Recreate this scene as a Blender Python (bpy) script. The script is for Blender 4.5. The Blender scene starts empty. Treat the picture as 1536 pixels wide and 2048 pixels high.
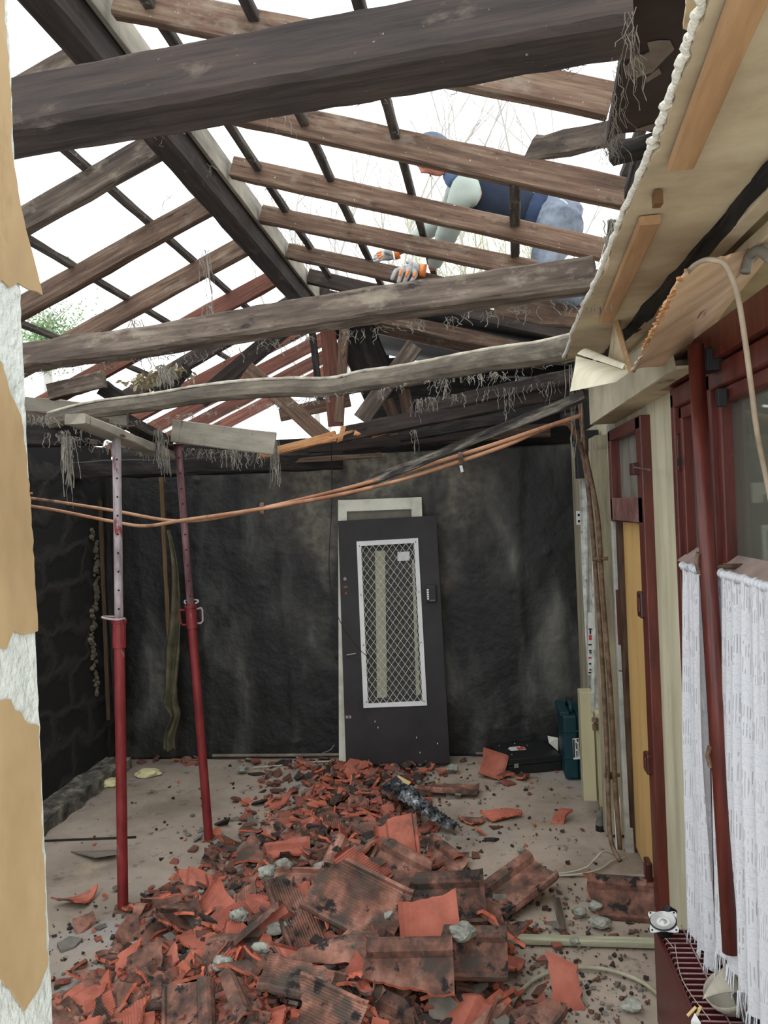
import bpy, bmesh, math, random
from mathutils import Vector, Matrix, noise, Euler
random.seed(7)
sc = bpy.context.scene
COL = sc.collection
R_ = math.radians

# ------------------------------------------------------------ camera, sky, exposure
F_PX = 1650.0
CAMPOS = Vector((0, 0, 2.1))
CAMROT = Matrix.Rotation(R_(6.1), 3, 'Z') @ Matrix.Rotation(R_(90 - .3), 3, 'X') @ Matrix.Rotation(R_(-2.4), 3, 'Z')
cd = bpy.data.cameras.new('camera'); cam = bpy.data.objects.new('camera', cd); COL.objects.link(cam)
cd.sensor_fit = 'VERTICAL'; cd.sensor_height = 36; cd.lens = 36 * F_PX / 2048
cd.clip_start = .05; cd.clip_end = 300
cam.matrix_world = Matrix.Translation(CAMPOS) @ CAMROT.to_4x4()
sc.camera = cam
sc.view_settings.view_transform = 'Standard'; sc.view_settings.look = 'None'
sc.view_settings.gamma = 1; sc.view_settings.use_curve_mapping = False
sc.view_settings.exposure = 1.3
sc.cycles.max_bounces = 6; sc.cycles.diffuse_bounces = 3; sc.cycles.transparent_max_bounces = 12

world = bpy.data.worlds.new('overcast_sky'); sc.world = world; world.use_nodes = True
wn = world.node_tree; wn.nodes.clear()
wo = wn.nodes.new('ShaderNodeOutputWorld'); wb = wn.nodes.new('ShaderNodeBackground')
wt = wn.nodes.new('ShaderNodeTexCoord'); wz = wn.nodes.new('ShaderNodeTexNoise'); wz.inputs['Scale'].default_value = 1.5
wr = wn.nodes.new('ShaderNodeValToRGB')
wr.color_ramp.elements[0].position = .3; wr.color_ramp.elements[0].color = (.86, .9, .95, 1)
wr.color_ramp.elements[1].position = .7; wr.color_ramp.elements[1].color = (1, 1, 1, 1)
wn.links.new(wt.outputs['Generated'], wz.inputs['Vector']); wn.links.new(wz.outputs['Fac'], wr.inputs['Fac'])
wn.links.new(wr.outputs['Color'], wb.inputs['Color']); wn.links.new(wb.outputs[0], wo.inputs[0])
wb.inputs['Strength'].default_value = 1.0
sd = bpy.data.lights.new('sun_behind_cloud', 'SUN'); sd.energy = .35; sd.angle = R_(50); sd.color = (1, .98, .95)
so = bpy.data.objects.new('sun_behind_cloud', sd); COL.objects.link(so); so.rotation_euler = (R_(38), R_(-12), 0)

# ------------------------------------------------------------ turning photo positions into places
def ray(px, py): return CAMROT @ Vector(((px - 768) / F_PX, (1024 - py) / F_PX, -1))
def _hit(px, py, ax, v):
    d = ray(px, py); return CAMPOS + d * ((v - CAMPOS[ax]) / d[ax])
def PX(px, py, x): return _hit(px, py, 0, x)
def PY(px, py, y): return _hit(px, py, 1, y)
def PZ(px, py, z=0.): return _hit(px, py, 2, z)

# ------------------------------------------------------------ materials
def H(h):
    h = h.lstrip('#'); c = [int(h[i:i+2], 16) / 255 for i in (0, 2, 4)]
    return tuple([(x / 12.92 if x < .04045 else ((x + .055) / 1.055) ** 2.4) for x in c]) + (1,)
def mat(name, cols, scale=8, stretch=(1, 1, 1), detail=8, rough=.85, bump=.3, bscale=None, metal=0, spots=None, vary=0, lo=.33, hi=.67, dist=0, spec=.3):
    """noise-mixed colours; spots = list of (colour, scale, threshold, softness, stretch)"""
    m = bpy.data.materials.new(name); m.use_nodes = True
    t = m.node_tree; n = t.nodes; L = t.links; b = n['Principled BSDF']
    tc = n.new('ShaderNodeTexCoord'); mp = n.new('ShaderNodeMapping'); mp.inputs['Scale'].default_value = stretch
    L.new(tc.outputs['Object'], mp.inputs['Vector'])
    vec = mp.outputs[0]
    oi = n.new('ShaderNodeObjectInfo')
    ad = n.new('ShaderNodeVectorMath'); ad.operation = 'ADD'
    ml = n.new('ShaderNodeMath'); ml.operation = 'MULTIPLY'; ml.inputs[1].default_value = 37.0 if vary else 0
    L.new(oi.outputs['Random'], ml.inputs[0]); L.new(vec, ad.inputs[0]); L.new(ml.outputs[0], ad.inputs[1]); vec = ad.outputs[0]
    nz = n.new('ShaderNodeTexNoise'); nz.inputs['Scale'].default_value = scale; nz.inputs['Detail'].default_value = detail
    nz.inputs['Distortion'].default_value = dist; nz.inputs['Roughness'].default_value = .62
    L.new(vec, nz.inputs['Vector'])
    cr = n.new('ShaderNodeValToRGB'); L.new(nz.outputs['Fac'], cr.inputs['Fac'])
    e = cr.color_ramp.elements; k = len(cols)
    for i, c in enumerate(cols):
        p = lo + (hi - lo) * i / max(1, k - 1)
        if i == 0: e[0].position = p; e[0].color = H(c)
        elif i == k - 1: e[-1].position = p; e[-1].color = H(c)
        else: q = e.new(p); q.color = H(c)
    if k == 1: e[-1].color = H(cols[0])
    out = cr.outputs[0]
    for c, s, th, so_, st in (spots or []):
        m2 = n.new('ShaderNodeMapping'); m2.inputs['Scale'].default_value = st; L.new(tc.outputs['Object'], m2.inputs['Vector'])
        a2 = n.new('ShaderNodeVectorMath'); a2.operation = 'ADD'; L.new(m2.outputs[0], a2.inputs[0]); L.new(ml.outputs[0], a2.inputs[1])
        z2 = n.new('ShaderNodeTexNoise'); z2.inputs['Scale'].default_value = s; z2.inputs['Detail'].default_value = 6; z2.inputs['Roughness'].default_value = .65
        L.new(a2.outputs[0], z2.inputs['Vector'])
        r2 = n.new('ShaderNodeMapRange'); r2.inputs['From Min'].default_value = th; r2.inputs['From Max'].default_value = th + so_
        L.new(z2.outputs['Fac'], r2.inputs['Value'])
        mx = n.new('ShaderNodeMixRGB'); L.new(r2.outputs[0], mx.inputs[0]); L.new(out, mx.inputs[1]); mx.inputs[2].default_value = H(c); out = mx.outputs[0]
    if vary:
        hs = n.new('ShaderNodeHueSaturation'); mr = n.new('ShaderNodeMapRange')
        mr.inputs['To Min'].default_value = 1 - vary; mr.inputs['To Max'].default_value = 1 + vary
        L.new(oi.outputs['Random'], mr.inputs['Value']); L.new(mr.outputs[0], hs.inputs['Value']); L.new(out, hs.inputs['Color']); out = hs.outputs[0]
    L.new(out, b.inputs['Base Color'])
    b.inputs['Roughness'].default_value = rough; b.inputs['Metallic'].default_value = metal
    b.inputs['Specular IOR Level'].default_value = spec
    if bump:
        nb = n.new('ShaderNodeTexNoise'); nb.inputs['Scale'].default_value = bscale or scale * 3; nb.inputs['Detail'].default_value = 8
        L.new(vec, nb.inputs['Vector'])
        bp = n.new('ShaderNodeBump'); bp.inputs['Strength'].default_value = bump; bp.inputs['Distance'].default_value = .01
        L.new(nb.outputs['Fac'], bp.inputs['Height']); L.new(bp.outputs[0], b.inputs['Normal'])
    return m
G = (1.0, 14, 14)   # wood grain runs along local X
WOOD = mat('old_rafter_wood', ['#40332a', '#5b473a', '#716050'], 3, G, rough=.8, bump=.5, bscale=6, vary=.25, spots=[('#7d7265', 5, .56, .2, (1, 2, 2)), ('#2c2420', 9, .6, .12, (1, 3, 3)), ('#aaa392', 60, .66, .06, (1, 1, 1))])
WOODG = mat('grey_dusty_beam_wood', ['#3c342f', '#574c43', '#766b5e'], 3, (1, 9, 9), rough=.85, bump=.6, bscale=6, vary=.15, spots=[('#8f8676', 6, .55, .2, (1, 2, 2)), ('#262220', 5, .6, .1, (1, 3, 3)), ('#b5ae9e', 70, .68, .05, (1, 1, 1))])
WOODD = mat('dark_brown_beam_wood', ['#231f1d', '#332c29', '#403630'], 2.5, (1, 12, 12), rough=.85, bump=.5, bscale=5, vary=.1, spots=[('#655b50', 5, .6, .2, (1, 2, 2)), ('#9a9488', 60, .7, .05, (1, 1, 1))])
WOODR = mat('reddish_rafter_wood', ['#4a3129', '#643f33', '#754d3e'], 3, G, rough=.8, bump=.4, bscale=6, vary=.2, spots=[('#2e2522', 4, .58, .15, (1, 3, 3))])
BATTEN = mat('dark_batten_wood', ['#2a2624', '#3d3733', '#5d564d'], 4, (1, 12, 12), rough=.9, bump=.5, spots=[('#8f887b', 30, .62, .1, (1, 1, 1))])
GREYPLANK = mat('grey_streaked_plank', ['#6a665c', '#8b867a', '#a39d8e'], 2, (1, 4, 4), rough=.9, bump=.4, spots=[('#3a3733', 5, .6, .1, (5, .5, .5))])
SPLINTER = mat('fresh_splintered_wood', ['#93603c', '#b27f52', '#c49a70'], 4, G, rough=.7, bump=.5)
DUST = mat('pale_dust', ['#948d7e', '#b9b2a1', '#cfc9b9'], 14, rough=1, bump=.6)
CHAR = mat('charred_wood', ['#141312', '#22201e', '#35302c'], 4, (1, 6, 6), rough=.85, bump=.7)
SOOT = mat('sooty_board', ['#121212', '#1e1d1b', '#2c2a27'], 3, rough=.9, bump=.3)
PLY = mat('plywood_sheet', ['#b09374', '#c6a684', '#d2b594'], 3, (1, 3, 1), rough=.8, bump=.2, spots=[('#7d5f45', 8, .64, .04, (1, .3, 1))])
CREAMBOARD = mat('cream_ceiling_board', ['#9a8a70', '#b3a386', '#c6b89a'], 3, rough=.9, bump=.3, spots=[('#6b5844', 4, .62, .15, (1, 1, 1))])
PLASTERBOX = mat('cream_box_board', ['#a8a088', '#bdb59c', '#cac3aa'], 4, rough=.85, bump=.2, spots=[('#5a4f42', 5, .66, .15, (1, 1, 1))])
TAN = mat('tan_new_wood', ['#8c6a4a', '#a07c58', '#b08d68'], 2, (1, 10, 10), rough=.7, bump=.2)
FOAM = mat('white_torn_edge', ['#c9c4b4', '#dedacc', '#e9e6da'], 30, rough=1, bump=.8)
VENEER = mat('cream_veneer', ['#cfc9ad', '#dcd6bc', '#e4dfc8'], 6, (1, 4, 1), rough=.7, bump=.15)
SOOTWALL = None
PLASTER = mat('yellowed_plaster', ['#a39e86', '#b9b396', '#cac4a8', '#d5cfb5'], 2.2, (2.5, 2.5, .45), rough=.9, bump=.25, bscale=30, lo=.28, hi=.72, spots=[('#6d6858', 3, .63, .15, (3, 3, .5)), ('#3a332b', 40, .74, .03, (1, 1, 1))])
REDPAINT = mat('red_brown_gloss_paint', ['#451a14', '#5a251c', '#672e24'], 5, (4, 4, .6), rough=.4, bump=.15, spots=[('#a48f84', 45, .71, .03, (1, 1, .5)), ('#38150f', 6, .62, .1, (3, 3, .6))], spec=.5)
REDDUST = mat('dusty_red_paint', ['#5d3a32', '#74504a', '#8a6d66'], 8, rough=.7, bump=.2)
YELLOW = mat('ochre_yellow_paint', ['#c09a5e', '#cca669', '#d2ae73'], 3, (3, 3, .5), rough=.55, bump=.08, spots=[('#8d6a3c', 50, .72, .03, (1, 1, 1))])
BROWNPLASTIC = mat('dark_brown_plastic', ['#3a1a14', '#4a231b'], 5, rough=.35, bump=0, spec=.5)
WHITEPAINT = mat('off_white_paint', ['#b6b5a6', '#cfcebf', '#d8d7c9'], 5, rough=.55, bump=.1, spots=[('#6d6658', 20, .7, .04, (1, 1, .6))])
WHITEPIPE = mat('grey_white_pipe_paint', ['#9c9c94', '#b8b8b0', '#c8c8c0'], 5, (2, 2, .5), rough=.5, bump=.1, spots=[('#3b2d24', 14, .68, .03, (1, 1, .5))])
CREAM = mat('cream_enamel', ['#a9a381', '#b7b18f', '#c0ba99'], 3, (1, 1, .3), rough=.45, bump=.08, spots=[('#6d664c', 30, .72, .04, (1, 1, 1))])
RUSTPIPE = mat('brown_rusted_pipe', ['#4a382c', '#65503f', '#7c6a58'], 20, rough=.6, bump=.4, spots=[('#2b241e', 12, .6, .1, (1, 1, .4))])
COPPER = mat('copper_pipe', ['#8d6047', '#b08262', '#c09a7a'], 3, (1, 1, 1), rough=.5, metal=.25, bump=.1, spots=[('#57473d', 2.5, .56, .1, (1, 1, 1))])
BLACKMET = mat('black_metal', ['#1c1c1d', '#29292a'], 8, rough=.5, bump=.1)
DOORBLACK = mat('black_brown_door_paint', ['#1c1a1b', '#242122', '#2c2828'], 3, (1, 1, 1), rough=.5, bump=.12, spots=[('#77706a', 35, .755, .02, (1, 1, .6)), ('#33201a', 3, .68, .15, (1, 1, 1))])
WHITEMET = mat('white_enamel_metal', ['#c6c8c6', '#d6d8d6'], 6, rough=.4, bump=.05, spots=[('#8b8b85', 30, .7, .03, (1, 1, 1))])
PROPRED = mat('red_prop_paint', ['#5b1c1c', '#742627', '#7d3233'], 6, (3, 3, .8), rough=.5, bump=.2, spots=[('#a38f90', 9, .64, .08, (2, 2, .5)), ('#d8d2cc', 40, .74, .02, (1, 1, 1))])
PROPGREY = mat('chalky_prop_tube', ['#5f5455', '#847a7b', '#a19898'], 7, (3, 3, .7), rough=.7, bump=.25, spots=[('#6a2b2e', 5, .57, .05, (2, 2, .7))])
PROPMAR = mat('maroon_prop_tube', ['#3f2528', '#5b3a3c', '#7b5f60'], 7, (3, 3, .7), rough=.65, bump=.25, spots=[('#702828', 5, .6, .05, (2, 2, .7))])
STEELPIN = mat('dull_pink_steel', ['#8f7f7d', '#a89a97'], 10, rough=.55, bump=.1, metal=.2)
HOLE = mat('dark_hole', ['#0a0908', '#0d0c0b'], 5, bump=0)
LACE = None
PAPER = mat('brown_wrapping_paper', ['#937c5a', '#a78e69', '#b59e79'], 3, (1, 1, .6), rough=.75, bump=.15, bscale=12, spots=[('#8a7350', 4, .62, .1, (1, 1, .5))])
STUCCO = mat('white_textured_stucco', ['#b5bab4', '#c6cbc5', '#d2d6d0'], 10, rough=.95, bump=1, bscale=55)
GLOVEMAT = mat('grey_knit', ['#8c8c8c', '#b0afad'], 40, rough=.9, bump=.3)
ORANGE = mat('orange_rubber', ['#d3703a', '#e09050'], 30, rough=.6, bump=.2)
NAVY = mat('navy_cloth', ['#1c2330', '#262f40'], 5, rough=.9, bump=.3)
SLEEVE = mat('pale_grey_green_cloth', ['#8f9a92', '#a1aba3'], 6, rough=.9, bump=.3)
JEANS = mat('grey_blue_denim', ['#4a515e', '#6b7480', '#828b96'], 8, rough=.9, bump=.4)
SKIN = mat('ruddy_skin', ['#a06a58', '#b87d69'], 10, rough=.6, bump=.1)
CAPM = mat('slate_blue_knit_cap', ['#46505f', '#5a6575'], 12, rough=.9, bump=.3)
TILE = mat('weathered_clay_tile', ['#352a26', '#5a4238', '#80594b', '#9c7566'], 7, rough=.85, bump=.35, bscale=40, vary=.3, spots=[('#4b423b', 6, .5, .12, (1, 1, 1)), ('#242221', 10, .57, .06, (1, 1, 1)), ('#b9a695', 70, .69, .04, (1, 1, 1))])
TILEB = mat('fresh_broken_clay', ['#9c4f3a', '#b8634a', '#c27258'], 18, rough=.9, bump=.6, bscale=60, vary=.15, spots=[('#7a3a2a', 8, .6, .1, (1, 1, 1))])
TILEU = mat('bright_clay_underside', ['#874e40', '#a15d4c', '#ae6b59'], 6, rough=.85, bump=.25, bscale=40, vary=.15, spots=[('#6e5348', 5, .58, .1, (1, 1, 1))])
MORTAR = mat('grey_green_mortar', ['#6c7069', '#8b8e84', '#a6a79b'], 14, rough=1, bump=.8, bscale=50, vary=.12, spots=[('#3c3d39', 8, .6, .08, (1, 1, 1))])
RUBBLE = mat('crushed_tile_rubble', ['#2a2220', '#4c342c', '#70473b', '#7f5547'], 26, rough=1, bump=1, bscale=60, spots=[('#5f574e', 14, .55, .06, (1, 1, 1)), ('#201c1a', 20, .6, .05, (1, 1, 1))])
YFOAM = mat('yellowed_foam', ['#aca57a', '#c6c092', '#d0caa2'], 12, rough=1, bump=.8)
BLACKCASE = mat('scuffed_black_plastic', ['#1b1c1c', '#262727'], 6, rough=.5, bump=.2, spots=[('#5d605e', 12, .66, .05, (1, 1, 1))])
TEAL = mat('dark_teal_plastic', ['#103238', '#153d43'], 5, rough=.5, bump=.1, spots=[('#40666b', 20, .72, .04, (1, 1, 1))])
FOIL = mat('black_silver_foil', ['#17181a', '#6a6d70', '#c6caca'], 14, rough=.25, bump=.6, metal=.5, lo=.4, hi=.75)
TAPE = mat('yellow_paper', ['#c9b077', '#d6c08a'], 6, rough=.7, bump=0)
CABLEW = mat('off_white_cable', ['#aaa794', '#bab7a5'], 6, rough=.5, bump=0)
CABLED = mat('dark_wire', ['#24201e', '#302a27'], 6, rough=.6, bump=0)
RADRED = mat('dark_red_enamel', ['#48191a', '#571f1f'], 3, rough=.4, bump=.03, spec=.5)
FINEDGE = mat('dusty_fin_edge', ['#8d7374', '#a58f8e'], 30, rough=.7, bump=0)
SHADE = mat('dirty_white_enamel', ['#9d9688', '#b5afa1'], 8, rough=.5, bump=.1, spots=[('#5a5045', 6, .6, .2, (1, 1, 1))])
BARK = mat('pale_bare_twigs', ['#8f8c86', '#a5a29b'], 8, rough=.9, bump=0)
LEAF = mat('hazy_green_leaves', ['#5f7c4f', '#7f9a6c'], 5, rough=.8, bump=0)
BLKRUB = mat('black_rubber', ['#161616', '#202020'], 8, rough=.6, bump=0)
PRINTB = mat('black_print', ['#1a1a1a', '#222222'], 5, bump=0)
PRINTR = mat('red_print', ['#b23a34', '#bd443c'], 5, bump=0)
LABELW = mat('white_label', ['#c9ccc9', '#d5d7d4'], 10, rough=.5, bump=0)
LEAFD = mat('dry_leaves', ['#8f8264', '#aba083', '#c4bca2'], 12, rough=.9, bump=.3)

def web_mat():
    m = mat('grey_cobweb_dust', ['#6b675f', '#98948a'], 20, rough=1, bump=0)
    return m
WEB = web_mat()

def floor_mat():
    m = mat('dusty_floor', ['#7f7265', '#978a7c', '#a79a8b'], 1.6, rough=.9, bump=.25, bscale=30, dist=.3,
            spots=[('#8f908f', .9, .54, .12, (1, 1, 1)), ('#a6937a', 1.8, .6, .15, (1, 1, 1)), ('#5b5047', 7, .58, .12, (1, 1, 1)), ('#38302b', 34, .66, .03, (1, 1, 1)), ('#cfcac0', 90, .73, .02, (1, 1, 1))])
    return m
FLOORM = floor_mat()

def soot_wall():
    m = bpy.data.materials.new('sooty_foil_wall'); m.use_nodes = True
    t = m.node_tree; n = t.nodes; L = t.links; b = n['Principled BSDF']
    tc = n.new('ShaderNodeTexCoord'); mp = n.new('ShaderNodeMapping'); mp.inputs['Scale'].default_value = (1.7, 1, .7)
    L.new(tc.outputs['Object'], mp.inputs[0])
    a = n.new('ShaderNodeTexNoise'); a.inputs['Scale'].default_value = 1.5; a.inputs['Detail'].default_value = 7; a.inputs['Roughness'].default_value = .55; a.inputs['Distortion'].default_value = .4
    L.new(mp.outputs[0], a.inputs['Vector'])
    r = n.new('ShaderNodeValToRGB'); e = r.color_ramp.elements
    e[0].position = .4; e[0].color = H('#0b0b0b'); e[1].position = .74; e[1].color = H('#6a6962')
    q = e.new(.5); q.color = H('#171716'); q = e.new(.6); q.color = H('#363633')
    L.new(a.outputs['Fac'], r.inputs[0])
    # the top of the wall is less smoked: a stain band with a soft noisy edge
    sx = n.new('ShaderNodeSeparateXYZ'); L.new(tc.outputs['Object'], sx.inputs[0])
    c2 = n.new('ShaderNodeTexNoise'); c2.inputs['Scale'].default_value = 1.6; c2.inputs['Detail'].default_value = 5; L.new(mp.outputs[0], c2.inputs['Vector'])
    mm = n.new('ShaderNodeMath'); mm.operation = 'MULTIPLY_ADD'; mm.inputs[1].default_value = 2.6; L.new(c2.outputs['Fac'], mm.inputs[0]); L.new(sx.outputs['Z'], mm.inputs[2])
    mr = n.new('ShaderNodeMapRange'); mr.inputs['From Min'].default_value = 2.95; mr.inputs['From Max'].default_value = 3.75; L.new(mm.outputs[0], mr.inputs['Value'])
    # ... between the two props and the corner of the right hand side only
    mx_ = n.new('ShaderNodeMapRange'); mx_.inputs['From Min'].default_value = -2.0; mx_.inputs['From Max'].default_value = -1.2; L.new(sx.outputs['X'], mx_.inputs['Value'])
    mx2 = n.new('ShaderNodeMapRange'); mx2.inputs['From Min'].default_value = .4; mx2.inputs['From Max'].default_value = -.5; L.new(sx.outputs['X'], mx2.inputs['Value'])
    p1 = n.new('ShaderNodeMath'); p1.operation = 'MULTIPLY'; L.new(mr.outputs[0], p1.inputs[0]); L.new(mx_.outputs[0], p1.inputs[1])
    p2 = n.new('ShaderNodeMath'); p2.operation = 'MULTIPLY'; L.new(p1.outputs[0], p2.inputs[0]); L.new(mx2.outputs[0], p2.inputs[1])
    fine = n.new('ShaderNodeTexNoise'); fine.inputs['Scale'].default_value = 14; fine.inputs['Detail'].default_value = 9; L.new(tc.outputs['Object'], fine.inputs['Vector'])
    fr = n.new('ShaderNodeValToRGB'); fr.color_ramp.elements[0].position = .35; fr.color_ramp.elements[0].color = H('#4d4a42'); fr.color_ramp.elements[1].position = .65; fr.color_ramp.elements[1].color = H('#827c6c')
    L.new(fine.outputs['Fac'], fr.inputs[0])
    mix = n.new('ShaderNodeMixRGB'); L.new(p2.outputs[0], mix.inputs[0]); L.new(r.outputs[0], mix.inputs[1]); L.new(fr.outputs[0], mix.inputs[2])
    L.new(mix.outputs[0], b.inputs['Base Color']); b.inputs['Roughness'].default_value = .6
    bp = n.new('ShaderNodeBump'); bp.inputs['Strength'].default_value = .6; bp.inputs['Distance'].default_value = .02; L.new(fine.outputs['Fac'], bp.inputs['Height']); L.new(bp.outputs[0], b.inputs['Normal'])
    return m
SOOTWALL = soot_wall()

def brick_mat():
    m = bpy.data.materials.new('sooty_block_wall'); m.use_nodes = True
    t = m.node_tree; n = t.nodes; L = t.links; b = n['Principled BSDF']
    tc = n.new('ShaderNodeTexCoord'); mp = n.new('ShaderNodeMapping'); mp.inputs['Rotation'].default_value = (R_(90), 0, R_(90))
    sx = n.new('ShaderNodeSeparateXYZ'); L.new(tc.outputs['Object'], sx.inputs[0]); cb = n.new('ShaderNodeCombineXYZ')
    L.new(sx.outputs['Y'], cb.inputs['X']); L.new(sx.outputs['Z'], cb.inputs['Y'])
    z = n.new('ShaderNodeTexNoise'); z.inputs['Scale'].default_value = 2.6; z.inputs['Detail'].default_value = 5; L.new(cb.outputs[0], z.inputs['Vector'])
    mx = n.new('ShaderNodeMixRGB'); mx.inputs[0].default_value = .34; L.new(cb.outputs[0], mx.inputs[1]); L.new(z.outputs['Color'], mx.inputs[2])
    br = n.new('ShaderNodeTexBrick'); br.inputs['Scale'].default_value = 1; br.inputs['Brick Width'].default_value = .42; br.inputs['Row Height'].default_value = .2
    br.inputs['Mortar Size'].default_value = .05; br.inputs['Mortar Smooth'].default_value = 1
    br.inputs['Color1'].default_value = H('#0e0d0c'); br.inputs['Color2'].default_value = H('#171514'); br.inputs['Mortar'].default_value = H('#2b2823')
    L.new(mx.outputs[0], br.inputs['Vector'])
    L.new(br.outputs['Color'], b.inputs['Base Color']); b.inputs['Roughness'].default_value = .95
    bp = n.new('ShaderNodeBump'); bp.inputs['Strength'].default_value = .8; bp.inputs['Distance'].default_value = .02; L.new(br.outputs['Fac'], bp.inputs['Height']); L.new(bp.outputs[0], b.inputs['Normal'])
    return m
BRICK = brick_mat()

def lace_mat():
    m = bpy.data.materials.new('white_lace'); m.use_nodes = True
    t = m.node_tree; n = t.nodes; L = t.links; b = n['Principled BSDF']; o = n['Material Output']
    b.inputs['Base Color'].default_value = H('#e6e8ec'); b.inputs['Roughness'].default_value = .9
    b.inputs['Subsurface Weight'].default_value = 0
    tc = n.new('ShaderNodeTexCoord'); sx = n.new('ShaderNodeSeparateXYZ'); L.new(tc.outputs['UV'], sx.inputs[0])
    # vertical thread slits, interrupted by closed horizontal motif bands
    def mth(op, a, b_=None, c=None):
        q = n.new('ShaderNodeMath'); q.operation = op
        for i, v in enumerate((a, b_, c)):
            if v is None: continue
            if isinstance(v, (int, float)): q.inputs[i].default_value = v
            else: L.new(v, q.inputs[i])
        return q.outputs[0]
    u, v = sx.outputs['X'], sx.outputs['Y']
    sl = mth('LESS_THAN', mth('FRACT', mth('MULTIPLY', u, 90)), .4)
    band = mth('LESS_THAN', mth('FRACT', mth('ADD', mth('MULTIPLY', v, 7.0), mth('MULTIPLY', mth('SINE', mth('MULTIPLY', u, 13)), .12))), .5)
    nz = n.new('ShaderNodeTexNoise'); nz.inputs['Scale'].default_value = 26; mp = n.new('ShaderNodeMapping'); mp.inputs['Scale'].default_value = (2.2, 1.1, 1)
    L.new(tc.outputs['UV'], mp.inputs[0]); L.new(mp.outputs[0], nz.inputs['Vector'])
    part = mth('GREATER_THAN', nz.outputs['Fac'], .47)
    slits = mth('MULTIPLY', mth('MULTIPLY', sl, band), part)
    vo = n.new('ShaderNodeTexVoronoi'); vo.feature = 'DISTANCE_TO_EDGE'; vo.inputs['Scale'].default_value = 34
    m3 = n.new('ShaderNodeMapping'); m3.inputs['Scale'].default_value = (1, 2.6, 1); L.new(tc.outputs['UV'], m3.inputs[0]); L.new(m3.outputs[0], vo.inputs['Vector'])
    net = mth('MULTIPLY', mth('LESS_THAN', vo.outputs['Distance'], .035), mth('SUBTRACT', 1, band))
    hole = mth('MAXIMUM', mth('MULTIPLY', slits, .42), mth('MULTIPLY', net, .16))
    tr = n.new('ShaderNodeBsdfTransparent'); mx = n.new('ShaderNodeMixShader')
    tl = n.new('ShaderNodeBsdfTranslucent'); tl.inputs['Color'].default_value = H('#d9dce0')
    m2 = n.new('ShaderNodeMixShader'); m2.inputs[0].default_value = .25; L.new(b.outputs[0], m2.inputs[1]); L.new(tl.outputs[0], m2.inputs[2])
    L.new(mth('ADD', hole, .06), mx.inputs[0]); L.new(m2.outputs[0], mx.inputs[1]); L.new(tr.outputs[0], mx.inputs[2]); L.new(mx.outputs[0], o.inputs[0])
    return m
LACE = lace_mat()
FRINGE = mat('white_fringe_thread', ['#c9ccd0', '#d5d8dc'], 10, rough=.9, bump=0)

def glass_mat(name, tint='#dfe6e2', fac=.75):
    m = bpy.data.materials.new(name); m.use_nodes = True
    t = m.node_tree; n = t.nodes; L = t.links; o = n['Material Output']; n.remove(n['Principled BSDF'])
    g = n.new('ShaderNodeBsdfGlossy'); g.inputs['Roughness'].default_value = .03; g.inputs['Color'].default_value = (.9, .92, .92, 1)
    tr = n.new('ShaderNodeBsdfTransparent'); tr.inputs['Color'].default_value = H(tint)
    df = n.new('ShaderNodeBsdfDiffuse'); df.inputs['Color'].default_value = H('#8d8c80')
    a = n.new('ShaderNodeMixShader'); a.inputs[0].default_value = fac; L.new(g.outputs[0], a.inputs[1]); L.new(tr.outputs[0], a.inputs[2])
    b2 = n.new('ShaderNodeMixShader'); b2.inputs[0].default_value = .28; L.new(a.outputs[0], b2.inputs[1]); L.new(df.outputs[0], b2.inputs[2])
    L.new(b2.outputs[0], o.inputs[0]); return m
GLASS = glass_mat('dusty_window_glass')
WIREGLASS = glass_mat('dirty_door_glass', '#b9bdb0', .55)

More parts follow.
